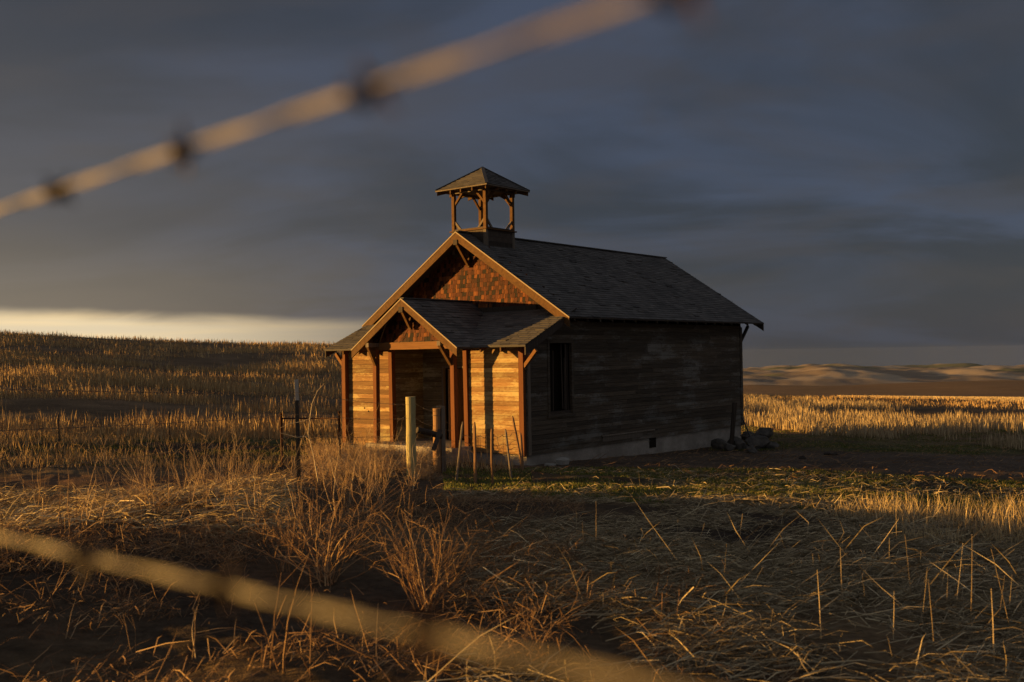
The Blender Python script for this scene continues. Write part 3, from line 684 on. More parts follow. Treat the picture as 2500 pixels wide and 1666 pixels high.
# ------------------------------------------------------------ fences
def barb_mesh():
    m = MB(False)
    for sgn in (1, -1):
        pts = [Vector((.004 * sgn * 0 + .0015 * t_, .0035 * math.cos(t_), .0035 * math.sin(t_))) for t_ in np.linspace(0, 7, 12)]
        m.tube(pts, .0014, 5)
    for d_ in ((.3, .8, .6), (-.2, -.7, .7), (.2, .5, -.85), (-.3, -.9, -.45)):
        d_ = Vector(d_).normalized(); m.tube([d_ * .002, d_ * .0095], [.0015, .0005], 5)
    o = m.build('barb', 'barb'); return o
barb0 = barb_mesh(); barb_data = barb0.data; bpy.data.objects.remove(barb0)
def twisted(m, pts, r=.0013, sep=.0014, pitch=.05, step=.012, sides=4):
    P = [Vector(p) for p in pts]
    for ph in (0, math.pi):
        out = []; acc = 0
        for p, q in zip(P[:-1], P[1:]):
            L = (q - p).length; d = (q - p).normalized(); x = d.cross(Vector((0, 0, 1))).normalized(); y = x.cross(d); n = max(2, int(L / step))
            for i_ in range(n):
                s_ = i_ / n * L; a_ = 2 * math.pi * (acc + s_) / pitch + ph
                out.append(p + d * s_ + (x * math.cos(a_) + y * math.sin(a_)) * sep)
            acc += L
        m.tube(out, r, sides)
ND = Vector((-.734, .679, 0)); N0 = Vector((0, .245, 0))
for nm, z0, slp_, lab, ph in (('upper', .0761, -.018, 'upper of the two blurred barbed wires close to the camera, crossing the sky', .0502), ('lower', -.0724, -.022, 'lower of the two blurred barbed wires close to the camera, crossing the dark foreground', .1282)):
    m = MB(False)
    f = lambda t_: N0 + ND * t_ + Vector((0, 0, CAMZ + z0 + slp_ * t_))
    twisted(m, [f(-1.6), f(5.23)], .00098, .0007, .10, .008)
    o = m.build('barbed_wire', 'wire', None, True); tag(o, lab, 'barbed wire', 'strands of the near fence')
    t_ = ph - .4166 * 3 / .306 * .306 * 0
    kk = -8
    while True:
        tt = ph + kk * .1018; kk += 1
        if tt > 5.1: break
        if tt < -.9: continue
        c = bpy.data.objects.new('barb', barb_data); COL.objects.link(c); c.parent = o; c.location = f(tt)
        c.rotation_euler = (rnd.random() * 6, .1, math.atan2(ND.y, ND.x))
# posts of the fence
def round_post(name, base, top, r, mat, lab, cat='fence post', group=None, sides=16, taper=.94):
    m = MB(False); base = Vector(base); top = Vector(top); n = 9
    o_ = base - (top - base).normalized() * .25
    pts = [o_.lerp(top, i_ / n) + Vector((rnd.uniform(-1, 1), rnd.uniform(-1, 1), 0)) * r * .05 for i_ in range(n + 1)]
    rad = [r * (1 - (1 - taper) * i_ / n) * rnd.uniform(.97, 1.03) for i_ in range(n + 1)]
    m.tube(pts, rad, sides, .5)
    o = m.build(name, mat, None); tag(o, lab, cat, group); return o
corner_b = Vector((-3.83, 3.85, float(H(-3.83, 3.85))))
round_post('fence_post', corner_b, corner_b + Vector((0, 0, 1.5)), .07, 'brown_post', 'round wooden corner post left of the camera where the near fence turns')
tb = N0 + ND * -1.6; round_post('fence_post', (tb.x, tb.y, float(H(tb.x, tb.y))), (tb.x, tb.y, 2.85), .06, 'brown_post', 'round wooden fence post beside the camera on the right')
# T-post
def tpost(px, py, depth, top_py, tip=True, lab='', fl=.025):
    b = at(px, py, depth); gz = float(H(b.x, b.y)); t_ = at(px, top_py, depth).z
    root = empty('t_post', (b.x, b.y, gz)); tag(root, lab, 'fence post', 'steel fence posts')
    hh = t_ - gz; tz = hh - .27 if tip else hh
    def prof(z0, z1, name, mat, parent):
        m = MB(False); m.box(-fl, fl, -.003, .003, z0, z1, .5); m.box(-.0025, .0025, .0032, .028, z0, z1, .5)
        zz = z0 + .05
        while zz < z1 - .03: m.box(-.005, .005, -.010, -.0032, zz, zz + .02, .5); zz += .055
        o = m.build(name, mat, parent); return o
    a_ = prof(-.2, tz, 'shaft', 'tpost', root)
    if tip: prof(tz, hh, 'painted_tip', 'tpost_tip', root)
    root.rotation_euler = (0, -.012, .35)
    return b, gz, t_
TPb, TPg, TPt = tpost(730, 1191, 13.02, 926.5, True, 'dark steel T-post with a white painted tip standing in the weeds left of the school')
tpost(144.6, 1085, 27, 1012, False, 'distant steel post at the foot of the stubble hill, far left of the picture', .015)
tpost(415, 1068, 29, 1008, False, 'distant steel post at the foot of the stubble hill, left of the rusty pipe brace', .015)
WPd = 21.2
wp = at(1004, 1122, WPd); wpt = at(1002.5, 969, WPd)
round_post('fence_post', (wp.x, wp.y, float(H(wp.x, wp.y))), wpt, .106, 'yellow_post', 'thick pale yellow round post in the brush before the porch')
sp = at(1067.5, 1085, 23.4); spt = at(1067.5, 997, 23.4)
round_post('fence_post', (sp.x, sp.y, float(H(sp.x, sp.y))), spt, .108, 'brown_post', 'brown round post bound with wire beside a grey board, before the doorway')
m = MB(False); q = at(1083, 1085, 23.35); q2 = at(1083, 992, 23.35); m.box(q.x - .045, q.x + .045, q.y - .03, q.y + .03, float(H(q.x, q.y)) - .2, q2.z, .4); m.box(q.x - .16, q.x - .02, q.y - .02, q.y + .02, q2.z - .02, q2.z + .01, .9)
tag(m.build('board_post', 'grey_wood'), 'grey square board post standing right against the brown round post', 'fence post')
m = MB(False)
for z in (spt.z - .06 - .1, spt.z - .5): m.tube([Vector((sp.x + .112 * math.cos(a_), sp.y + .112 * math.sin(a_), z)) for a_ in np.linspace(0, 2 * math.pi, 20)] + [Vector((q.x, q.y, z))], .006, 4)
tag(m.build('wire_wrap', 'wire'), 'loops of pale wire tying the brown round post to the grey board', 'wire')
m = MB(False); p0, p1 = at(1018, 1050, 22.6), at(1078, 1066, 22.9); m.tube([p0, (p0 + p1) / 2 + Vector((0, 0, .01)), p1], [.07, .075, .065], 10); tag(m.build('fallen_post', 'dark_wood'), 'dark fallen post lying aslant between the two thick round posts', 'fence post')
m = MB(False); p0, p1 = at(1058, 1100, 22.3), at(1075, 1050, 22.5); m.beam(p0, p1, .10, .05, (0, 1, 0)); tag(m.build('fallen_board', 'dark_wood'), 'short dark board leaning on the fallen post before the doorway', 'board')
# thin stakes
for (tx, ty, bx, by, d, w_, lab) in ((1130, 1030, 1113, 1180, 20.4, .05, 'grey stake leaning right with a hooked head, first of the row right of the porch'), (1158.5, 1031, 1160, 1178, 20.6, .062, 'upright dark stake with a rounded head, second of the row right of the porch'),
        (1200, 1047, 1203, 1184, 20.5, .05, 'upright thin dark stake, nearest the foot of the sunlit right wall'), (1234, 1048, 1247, 1162, 22., .05, 'thin grey stake leaning left before the sunlit right wall'),
        (1251, 1016, 1271, 1125, 24.2, .06, 'tall dark stake leaning left at the front right corner of the school'), (1270.5, 1057, 1274, 1130, 24.4, .075, 'short stout dark stake at the front right corner of the school')):
    t_ = at(tx, ty, d); b_ = at(bx, by, d); gz = float(H(b_.x, b_.y)); s_ = (b_.z - gz) / max(.1, (t_.z - b_.z)); b_ = b_ - (t_ - b_) * s_
    m = MB(False); o_ = b_ - (t_ - b_).normalized() * .2; mid_ = o_.lerp(t_, .55) + Vector((rnd.uniform(-.012, .012), 0, 0))
    m.tube([o_, mid_, o_.lerp(t_, .93), t_], [w_ * .55, w_ * .52, w_ * .5, w_ * .25], 7)
    tag(m.build('stake', 'grey_wood' if 'grey' in lab else 'brown_post'), lab, 'stake', 'old stakes of the broken garden fence')
# crumpled wire mesh between stakes
m = MB(False)
def wobble(p, q, n, amp, sag=0):
    out = []
    for i_ in range(n + 1):
        t_ = i_ / n; v = p.lerp(q, t_); v.z -= sag * 4 * t_ * (1 - t_); e = 0 if i_ in (0, n) else 1
        out.append(v + Vector((rnd.uniform(-amp, amp), rnd.uniform(-amp, amp), rnd.uniform(-amp, amp))) * e)
    return out
for ya, yb, yc in ((1063, 1066, 1055), (1082, 1088, 1075), (1096, 1106, 1092)):
    m.tube(wobble(at(1130, ya, 20.6), at(1203, yb, 20.6), 9, .035, .03), .005, 4); m.tube(wobble(at(1203, yb, 20.6), at(1236, yb, 22), 5, .035), .005, 4); m.tube(wobble(at(1236, yb, 22), at(1262, yc, 24.2), 4, .04), .005, 4)
for px_ in (1142, 1172, 1188, 1216, 1228): m.tube(wobble(at(px_, 1060, 20.9), at(px_ + 2, 1118, 20.9), 4, .02), .004, 4)
tag(m.build('wire_mesh', 'rustwire'), 'crumpled rusty mesh wire strung loosely between the old stakes', 'wire mesh')
# wires of the left fence
def strand(name, pts, lab, sagv=.02, barbs=True, r=.0024, mat='rustwire', group='barbed strands of the left fence'):
    m = MB(False)
    for p, q in zip(pts[:-1], pts[1:]):
        L = (q - p).length; n = max(4, int(L / .25)); pp = []
        for i_ in range(n + 1):
            t_ = i_ / n; v = p.lerp(q, t_); v.z -= sagv * 4 * t_ * (1 - t_) * L / 5; pp.append(v)
        m.tube(pp, r, 4)
        if barbs:
            nb = int(L / .127)
            for b_ in range(1, nb):
                t_ = b_ / nb; v = p.lerp(q, t_); v.z -= sagv * 4 * t_ * (1 - t_) * L / 5
                for _ in range(2):
                    d_ = Vector((rnd.uniform(-1, 1), rnd.uniform(-1, 1), rnd.uniform(-1, 1))).normalized() * .018; m.tube([v - d_, v + d_], .0016, 3)
    tag(m.build(name, mat), lab, 'barbed wire', group)
cz = corner_b
for (dz0, ytp, ywp, word) in ((.0, 959, 988, 'top'), (-.28, 1012, 1022, 'middle'), (-.56, 1064, 1062, 'bottom')):
    strand('barbed_wire', [Vector((cz.x + .05, cz.y, CAMZ + dz0)), at(729, ytp, 13.0) + Vector((0, -.015, 0)), at(994, ywp, WPd) + Vector((0, -.08, 0))], word + ' strand of barbed wire passing the steel T-post left of the school')
for (y0, y1, yy2, word) in ((986, 1004, 1040, 'upper'), (1022, 1040, 1052, 'lower')):
    strand('barbed_wire', [at(1015, y0, WPd), at(1057, y1, 23.3), at(1104, yy2, 24.5)], word + ' slack barbed strand right of the thick pale post', .06, True, .003, 'wire', 'slack strands before the porch')
# rusty pipe brace behind
root = empty('pipe_brace', tuple(at(757, 1085, 24.))); tag(root, 'rusty pipe brace of two uprights and one rail left of the porch', 'fence brace')
def rel(m_pts): return [p - root.location for p in m_pts]
for (tx, ty, bx) in ((686, 1009, 689), (828, 1004, 829)):
    t_ = at(tx, ty, 24.); b_ = at(bx, 1095, 24.); gz = float(H(b_.x, b_.y)); b_.z = gz - .2
    m = MB(False); m.tube(rel([b_, t_]), .030, 10); m.build('upright', 'rust', root, True)
m = MB(False); m.tube(rel([at(688, 1022, 24.), at(828, 1022, 24.)]), .018, 8); m.build('rail', 'rust', root, True)

# ------------------------------------------------------------ rubble and slabs
def rock_mesh(r, seed, mat, name='rock', flat=1.):
    m = bpy.data.meshes.new(name); import bmesh
    bm = bmesh.new(); bmesh.ops.create_icosphere(bm, subdivisions=3, radius=1)
    rr = random.Random(seed); cuts = [(Vector((rr.gauss(0, 1), rr.gauss(0, 1), rr.gauss(0, 1))).normalized(), rr.uniform(.55, .85)) for _ in range(9)]
    for v in bm.verts:
        p = v.co.copy()
        for n_, d_ in cuts:
            e_ = p.dot(n_) - d_
            if e_ > 0: p -= n_ * e_
        p += p.normalized() * (mnoise.noise(p * 2.3 + Vector((seed, 0, 0))) * .10)
        v.co = Vector((p.x * r, p.y * r * .8, p.z * r * .62 * flat))
    bm.to_mesh(m); bm.free(); m.materials.append(MT[mat]); o = bpy.data.objects.new(name, m); COL.objects.link(o); return o
for n_, (px_, py_, rr_, lab) in enumerate(((1762, 1098, .36, 'leftmost low rock of the rubble heap by the rear corner'), (1782, 1103, .27, 'rock at the front of the rubble heap, right of the lowest one'), (1795, 1090, .33, 'rock in the rubble heap just behind the leaning post foot'),
        (1812, 1098, .30, 'rock in the middle front of the rubble heap'), (1826, 1080, .30, 'rock under the thin leaning bar on the rubble heap'), (1846, 1096, .48, 'largest rock on the right of the rubble heap'),
        (1866, 1078, .42, 'tall rock at the back right of the rubble heap'), (1880, 1095, .30, 'rightmost rock of the rubble heap'), (1836, 1106, .22, 'small rock before the largest rock of the heap'), (1740, 1092, .22, 'small rock lying apart at the left of the heap'))):
    g_ = ground_at(px_, py_); o = rock_mesh(rr_, n_ * 3 + 1, 'rock'); o.location = g_ + Vector((0, 0, rr_ * .36)); o.rotation_euler = (rnd.uniform(-.3, .3), rnd.uniform(-.3, .3), rnd.random() * 6)
    if n_ in (4, 6): o.location.z += .12
    tag(o, lab, 'rock', 'rubble rocks at the rear corner')
def slab(px_, py_, s_, lab, rz, tilt, th=.05):
    g_ = ground_at(px_, py_); m = MB(False); rr = random.Random(int(px_)); n = 7
    poly = [(math.cos(2 * math.pi * i_ / n) * s_ * rr.uniform(.7, 1.1), math.sin(2 * math.pi * i_ / n) * s_ * .6 * rr.uniform(.7, 1.1), 0) for i_ in range(n)]
    m.prism(poly, (0, 0, th)); o = m.build('concrete_slab', 'slab'); o.location = g_ + Vector((0, 0, .03)); o.rotation_euler = (tilt, 0, rz); tag(o, lab, 'concrete chunk')
slab(1374, 1134, .25, 'pale broken slab lying on the ground under the side window', .3, .25, .12); slab(1342, 1140, .16, 'small flat pale chunk left of the broken slab', .2, .05, .05)
m = MB(False); t_ = at(1794, 983, 33.2); b_ = at(1786, 1082, 33.2); m.beam(b_ - (t_ - b_) * .1, t_, .13, .10, (0, 1, 0)); tag(m.build('leaning_post', 'dark_wood'), 'black square post leaning on the side wall near the rear corner', 'post')
m = MB(False); t_ = at(1812, 1020, 34.8); b_ = at(1833, 1070, 34.2); m.tube([b_, t_], .028, 7); tag(m.build('metal_bar', 'tpost'), 'thin dark bar leaning from the rubble heap to the rear corner', 'bar')
m = MB(False); b_ = at(1808, 1064, 33.4); t_ = at(1836, 1078, 33.1); m.tube([b_, b_.lerp(t_, .5) + Vector((0, 0, .04)), t_], .03, 7); tag(m.build('branch', 'dark_wood'), 'dark crooked stick lying on top of the rubble heap', 'branch')
for n_, (px_, py_, rr_, lab) in enumerate(((2020, 1112, .13, 'left of two dark clods on the bare shaded ground'), (2038, 1112, .12, 'right of two dark clods on the bare shaded ground'), (1960, 1121, .12, 'single flat dark clod nearer the rubble heap'), (2330, 1372, .10, 'dark clod among the straw at the right'))):
    g_ = ground_at(px_, py_); o = rock_mesh(rr_, 50 + n_, 'dark_wood', 'clod'); o.location = g_ + Vector((0, 0, .02)); tag(o, lab, 'clod', 'dark clods on bare ground')

# ------------------------------------------------------------ vegetation
def ribbons(name, P0, P1, P2, w, tint, mat, label=None, cat=None, kind='stuff'):
    """many thin blades as ONE mesh: base quad + tip triangle"""
    n = len(P0); d = P2 - P0; sd = np.cross(d, nr.normal(size=(n, 3))); sd /= np.linalg.norm(sd, axis=1, keepdims=True) + 1e-9
    w = np.asarray(w)[:, None]
    V = np.stack([P0 - sd * w / 2, P0 + sd * w / 2, P1 + sd * w * .42, P1 - sd * w * .42, P2], 1).reshape(-1, 3)
    b = np.arange(n) * 5
    loops = np.stack([b, b + 1, b + 2, b + 3, b + 3, b + 2, b + 4], 1).ravel()
    me = bpy.data.meshes.new(name); me.vertices.add(len(V)); me.vertices.foreach_set('co', V.astype(np.float32).ravel())
    me.loops.add(len(loops)); me.loops.foreach_set('vertex_index', loops.astype(np.int32)); me.polygons.add(2 * n)
    me.polygons.foreach_set('loop_start', np.stack([np.arange(n) * 7, np.arange(n) * 7 + 4], 1).ravel().astype(np.int32)); me.update(calc_edges=True)
    a = me.attributes.new('tint', 'FLOAT', 'FACE'); a.data.foreach_set('value', np.repeat(tint, 2).astype(np.float32))
    me.materials.append(MT[mat]); o = bpy.data.objects.new(name, me); COL.objects.link(o)
    tag(o, label, cat, kind=kind); return o
def upright(xy, h, lean, w, bend=.15):
    n = len(xy); z = H(xy[:, 0], xy[:, 1]); P0 = np.stack([xy[:, 0], xy[:, 1], z - .01], 1)
    L = nr.normal(size=(n, 2)) * lean; up = np.concatenate([L, np.ones((n, 1))], 1); up /= np.linalg.norm(up, axis=1, keepdims=True)
    P2 = P0 + up * h[:, None]; P1 = P0 + up * (h * .6)[:, None] + np.concatenate([nr.normal(size=(n, 2)) * bend * h[:, None] * .3, np.zeros((n, 1))], 1)
    return P0, P1, P2
def wedge(n, r0, r1, a0, a1):     # uniform-ish area samples in a polar wedge
    r = np.sqrt(nr.uniform(r0 * r0, r1 * r1, n)); a = np.radians(nr.uniform(a0, a1, n)); return np.stack([r * np.sin(a), r * np.cos(a)], 1)
def in_house(xy, pad=.1):
    x = xy[:, 0] - OX; y = xy[:, 1] - OY; a = -math.cos(YAW) * x + math.sin(YAW) * y; b = math.sin(YAW) * x + math.cos(YAW) * y
    main = (a > -pad) & (a < WID + pad) & (b > -pad) & (b < LEN + pad)
    slab_ = (a > 1.8) & (a < 5.2) & (b > -.85) & (b < .1)
    return main | slab_
# stubble on the left hill
xy = np.concatenate([wedge(170000, 34, 95, -34, 1), wedge(120000, 95, 185, -34, 2)])
den = fbm(xy[:, 0] / 9., xy[:, 1] / 4.2, 4, 61); row = .5 + .5 * np.sin((xy[:, 1] + .12 * xy[:, 0]) * 2 * math.pi / .9 + fbm(xy[:, 0] / 8, xy[:, 1] / 8, 2, 3) * 9)
keep = (den + nr.normal(size=len(xy)) * .035 + .05 * row > .525); xy = xy[keep]; far_ = np.hypot(xy[:, 0], xy[:, 1])
h = (.14 + nr.gamma(1.6, .13, len(xy)).clip(0, .62)) * (1 + .2 * (far_ > 95)); ribbons('stubble', *upright(xy, h, .10, 0), .012 + far_ * .0003, nr.random(len(xy)), 'stubble', 'brown cut wheat stubble covering the hill on the left', 'stubble')
# golden stubble right of the school
xy = wedge(95000, 36, 82, 10, 33); r_ = np.hypot(xy[:, 0], xy[:, 1]); az_ = np.degrees(np.arctan2(xy[:, 0], xy[:, 1]))
near_edge = 46 - (az_ - 13) * .72 + (fbm(az_ * .6, r_ * 0, 3, 71) - .5) * 9
den = fbm(xy[:, 0] / 2.2, xy[:, 1] / 3.5, 4, 81)
cut = 72 - (az_ - 13) * 1.0 + (fbm(az_ * .8, r_ * 0, 3, 72) - .5) * 14
keep = (r_ > near_edge) & (r_ < cut) & (den + nr.normal(size=len(xy)) * .04 > .485); xy = xy[keep]
h = nr.uniform(.25, .60, len(xy)) * (.75 + .5 * fbm(xy[:, 0] / 1.3, xy[:, 1] / 1.3, 2, 85)); ribbons('stubble', *upright(xy, h, .10, 0), .018 + r_[keep] * .00012, nr.random(len(xy)), 'gold', 'tall golden stubble in sunlight right of the school', 'stubble')
xy = wedge(30000, 66, 118, 8, 34); h = nr.uniform(.1, .3, len(xy)); ribbons('dry_grass', *upright(xy, h, .15, 0), np.full(len(xy), .03), nr.random(len(xy)), 'stubble', 'dull low growth on the dark rim behind the golden stubble', 'grass')
xy = wedge(60000, 262, 372, 17.8, 34); ribbons('stubble', *upright(xy, nr.uniform(.25, .5, len(xy)), .2, 0), np.full(len(xy), .16), nr.random(len(xy)) * .4 + .6, 'gold', 'bright tan strip of stubble field far off at the right', 'stubble')
# thin grasses at the foot of the left hill and round the yard
xy = wedge(42000, 24, 40, -34, 0); xy = xy[~in_house(xy)]; den = fbm(xy[:, 0] / 2.5, xy[:, 1] / 1.4, 4, 91)
keep = den + nr.normal(size=len(xy)) * .04 > .50; xy = xy[keep]; h = nr.uniform(.06, .34, len(xy)) * np.clip((np.hypot(xy[:, 0], xy[:, 1]) - 20) / 6, .3, 1)
ribbons('dry_grass', *upright(xy, h, .22, 0), np.full(len(xy), .011), nr.random(len(xy)), 'stubble', 'thin dry grass at the foot of the left hill', 'grass')
# green grass patches
parts = []
for (n, r0, r1, a0, a1, sd_, thr) in ((90000, 14.5, 26, 1, 33, 101, .44), (42000, 25, 36, -34, -9, 103, .50), (45000, 33, 48, 11, 33, 107, .46), (9000, 17, 25, -4, 1, 109, .42)):
    xy = wedge(n, r0, r1, a0, a1); den = fbm(xy[:, 0] / 1.6, xy[:, 1] / 1.1, 4, sd_); parts.append(xy[(den + nr.normal(size=n) * .05 > thr) & ~in_house(xy) & ~((xy[:, 1] > 25.2) & (xy[:, 1] < 32) & (xy[:, 0] > -1))])
xy = np.concatenate(parts); h = nr.uniform(.025, .085, len(xy)); rr_ = np.hypot(xy[:, 0], xy[:, 1]); ribbons('green_grass', *upright(xy, h, .45, 0), .006 + rr_ * .0003, nr.random(len(xy)), 'green', 'short green grass in the lit strips of the yard', 'grass')
# straw lying on the ground
def lying(xy, L, w, lift=.02, tilt=.12):
    n = len(xy); th = nr.uniform(0, 2 * math.pi, n); th = np.where(nr.random(n) < .55, nr.normal(.15, .5, n), th)
    d = np.stack([np.cos(th), np.sin(th)], 1) * L[:, None] / 2; a_ = xy - d; b_ = xy + d
    za = H(a_[:, 0], a_[:, 1]) + nr.exponential(lift, n); zb = H(b_[:, 0], b_[:, 1]) + nr.exponential(lift, n) + np.abs(nr.normal(size=n)) * tilt * L * np.where(nr.random(n) < .045 * (tilt < .11), 5, 1)
    P0 = np.column_stack([a_, za]); P2 = np.column_stack([b_, zb]); P1 = P0 * .4 + P2 * .6; P1[:, 2] += nr.normal(size=n) * .01 + .006
    P1[:, :2] += nr.normal(size=(n, 2)) * .075 * L[:, None]; P1[:, 2] += np.abs(nr.normal(size=n)) * .05 * L
    return P0, P1, P2
xy = np.concatenate([wedge(34000, 3.2, 9, -3, 34), wedge(42000, 8, 17, -4, 34), wedge(9000, 15, 25, 0, 34)]); dn = fbm(xy[:, 0] / 1.1, xy[:, 1] / 1.3, 4, 121)
wl = np.clip((xy[:, 0] - .4) / 3.4, 0, 1); keep = dn + .29 * wl + .16 * np.clip((xy[:, 0] - .8) / 1.5, 0, 1) * (xy[:, 1] < 8.5) + nr.normal(size=len(xy)) * .06 > .635; xy = xy[keep]; n = len(xy)
rr_ = np.hypot(xy[:, 0], xy[:, 1])
L = (nr.gamma(3., .072, n) * np.where(rr_ > 14, .7, 1)).clip(0, .55); ribbons('straw', *lying(xy, L, 0, .022, .10), nr.uniform(.0016, .0052, n) * (1 + rr_ / 12), nr.random(n) ** 1.3, 'straw_dim', 'loose dry straw lying over the dark ground at the right', 'straw')
xy = np.concatenate([wedge(34000, 3.0, 8.5, -34, 12), wedge(26000, 8, 14, -34, 4)]); dn = fbm(xy[:, 0] / .8, xy[:, 1] / .8, 4, 131); keep = dn + nr.normal(size=len(xy)) * .07 > .485; xy = xy[keep]; n = len(xy)
L = nr.gamma(2.0, .04, n); ribbons('plant_litter', *lying(xy, L, 0, .03, .35), nr.uniform(.0022, .0055, n), nr.random(n) ** 1.5, 'weed', 'broken brown twigs and straw littering the ground at the left', 'litter')
xy = wedge(5200, 23, 44, 1, 33); xy = xy[~in_house(xy)]; n = len(xy); L = nr.gamma(2., .07, n); ribbons('plant_litter', *lying(xy, L, 0, .02, .25), nr.uniform(.006, .02, n), nr.random(n) * .6, 'weed', 'scraps of straw and stems strewn over the bare yard beside the school', 'litter')
# flattened pale straw left of the fence
xy = wedge(46000, 8.3, 15.4, -34, -12.5); dn = fbm(xy[:, 0] / 1.5, xy[:, 1] / .9, 4, 141); keep = (segdist(xy[:, 0], xy[:, 1], FENCE) > .1) & (dn + nr.normal(size=len(xy)) * .05 > .42); xy = xy[keep]; n = len(xy)
L = nr.gamma(3., .07, n); ribbons('flattened_straw', *lying(xy, L, 0, .025, .16), nr.uniform(.004, .008, n), nr.random(n), 'straw', 'flattened pale straw lit by the low sun at the left', 'straw')
# standing stubble tuft at the right edge
xy = wedge(7500, 11.0, 16.6, 14.5, 32); dn = fbm(xy[:, 0] / .9, xy[:, 1] / .9, 3, 151); ed = np.minimum(np.clip((xy[:, 0] - 3.6) / 1.8, 0, 1), np.clip((16.6 - np.hypot(xy[:, 0], xy[:, 1])) / 2.2, 0, 1)) * np.clip((np.hypot(xy[:, 0], xy[:, 1]) - 11) / 1.8, 0, 1); keep = dn + .25 * (ed - 1) + nr.normal(size=len(xy)) * .05 > .36; xy = xy[keep]; n = len(xy)
ribbons('stubble', *upright(xy, nr.uniform(.10, .50, n) * (.5 + .5 * ed[keep]) * (1 + .3 * np.clip((xy[:, 0] - 5) / 2, 0, 1)), .34, 0), nr.uniform(.005, .010, n), nr.random(n) * .6 + .35, 'straw', 'clump of tall pale stubble at the right edge of the yard', 'stubble')

ORD = ['leftmost'] + [w + ' from the left' for w in 'second third fourth fifth sixth seventh eighth ninth tenth eleventh twelfth thirteenth fourteenth fifteenth sixteenth seventeenth eighteenth nineteenth twentieth twenty-first twenty-second twenty-third twenty-fourth twenty-fifth twenty-sixth twenty-seventh twenty-eighth twenty-ninth thirtieth thirty-first thirty-second thirty-third thirty-fourth thirty-fifth thirty-sixth thirty-seventh thirty-eighth'.split()]
# branching dry weeds
def weed_mesh(name, seed, height, stems, spread, curl=.25, br=4, r0=.0035, mat='weed', twigs=2, sides=4):
    rr = random.Random(seed); m = MB(False)
    def walk(p, d, L, r, lvl):
        n = max(3, int(L / .06)); pts = [p.copy()]; rad = [r]
        for i_ in range(n):
            d = (d + Vector((rr.gauss(0, curl), rr.gauss(0, curl), rr.gauss(0, curl * .6) + .02)) * .35).normalized()
            p = p + d * (L / n); pts.append(p.copy()); rad.append(max(r * (1 - .75 * (i_ + 1) / n), .0008))
            if lvl < twigs and i_ > 0 and rr.random() < br / n:
                b_ = (d + Vector((rr.gauss(0, .7), rr.gauss(0, .7), rr.gauss(.15, .4)))).normalized()
                walk(p.copy(), b_, L * rr.uniform(.25, .55), rad[-1] * .7, lvl + 1)
        m.tube(pts, rad, sides if lvl == 0 else 3, rr.random(), cap=False)
    for _ in range(stems):
        a_ = rr.uniform(0, 2 * math.pi); sp_ = abs(rr.gauss(0, spread))
        walk(Vector((rr.gauss(0, .02), rr.gauss(0, .02), -.02)), Vector((math.cos(a_) * sp_, math.sin(a_) * sp_, 1)).normalized(), height * rr.uniform(.6, 1.1), r0 * rr.uniform(.7, 1.2), 0)
    o = m.build(name, mat); return o
def place(o, px_, py_, sc=1., rz=None):
    g_ = ground_at(px_, py_); o.location = g_; o.scale = (sc,) * 3; o.rotation_euler = (0, 0, rnd.random() * 6.28 if rz is None else rz); return o
def clone(o):
    c = o.copy(); COL.objects.link(c); return c
def ball_mesh(name, seed, R, n, mat='tangle', flat=.75):
    """dry tumbleweed: many fine curling twigs fanning from one foot to a rounded outline"""
    rr = random.Random(seed); m = MB(False)
    for _ in range(n):
        th = rr.uniform(0, 2 * math.pi); el = rr.uniform(-.15, 1.5); d = Vector((math.cos(th) * math.cos(el), math.sin(th) * math.cos(el), math.sin(el)))
        p = Vector((0, 0, R * .25)) + Vector((rr.gauss(0, .12), rr.gauss(0, .12), abs(rr.gauss(0, .08)))) * R * 2; L = R * rr.uniform(.5, 1.15); k_ = 7; pts = [p.copy()]; rad = [.005]
        c1 = Vector((rr.gauss(0, 1), rr.gauss(0, 1), rr.gauss(0, 1))) * .28
        for i_ in range(k_):
            d = (d + c1 + Vector((rr.gauss(0, .22), rr.gauss(0, .22), rr.gauss(0, .22)))).normalized(); p = p + d * (L / k_); pts.append(p.copy()); rad.append((.006) * (1 - .75 * (i_ + 1) / k_))
            if rr.random() < .8:
                e = (d + Vector((rr.gauss(0, .8), rr.gauss(0, .8), rr.gauss(0, .8)))).normalized(); q = p + e * L * rr.uniform(.12, .3); q2 = q + (e + Vector((rr.gauss(0, .5), rr.gauss(0, .5), rr.gauss(0, .5)))).normalized() * L * .15
                m.tube([p, q, q2], [.0036, .003, .0016], 3, rr.random(), cap=False)
        m.tube(pts, rad, 3, rr.random(), cap=False)
    for i_, v in enumerate(m.v): m.v[i_] = (v[0], v[1], max(v[2] * flat, -.02))
    return m.build(name, mat)
# the two red-brown bushes in the foreground
o = weed_mesh('dry_bush', 3, .60, 26, .9, .62, 8, .0042, 'weed', 2); place(o, 800, 1425, 1.3, .4); tag(o, 'large leafless red-brown bush at the left of the two bushes in the dark foreground', 'bush', 'dry bushes in the foreground')
o = weed_mesh('dry_bush', 8, .50, 24, .80, .25, 9, .0042, 'weed', 2); place(o, 1042, 1490, 1.1, 1.1); tag(o, 'leafless orange-brown bush fanning out from one foot, right of the larger bush', 'bush', 'dry bushes in the foreground')
o = weed_mesh('dry_bush', 18, .42, 9, .7, .5, 6, .004, 'weed', 2); place(o, 690, 1395, 1.1); tag(o, 'loose twiggy bush left of the large red-brown bush', 'bush', 'dry bushes in the foreground')
o = weed_mesh('dry_bush', 21, .30, 8, .8, .5, 6, .0035, 'weed', 2); place(o, 1290, 1560, 1.0); tag(o, 'small curled brown bush low at the bottom of the foreground', 'bush', 'dry bushes in the foreground')
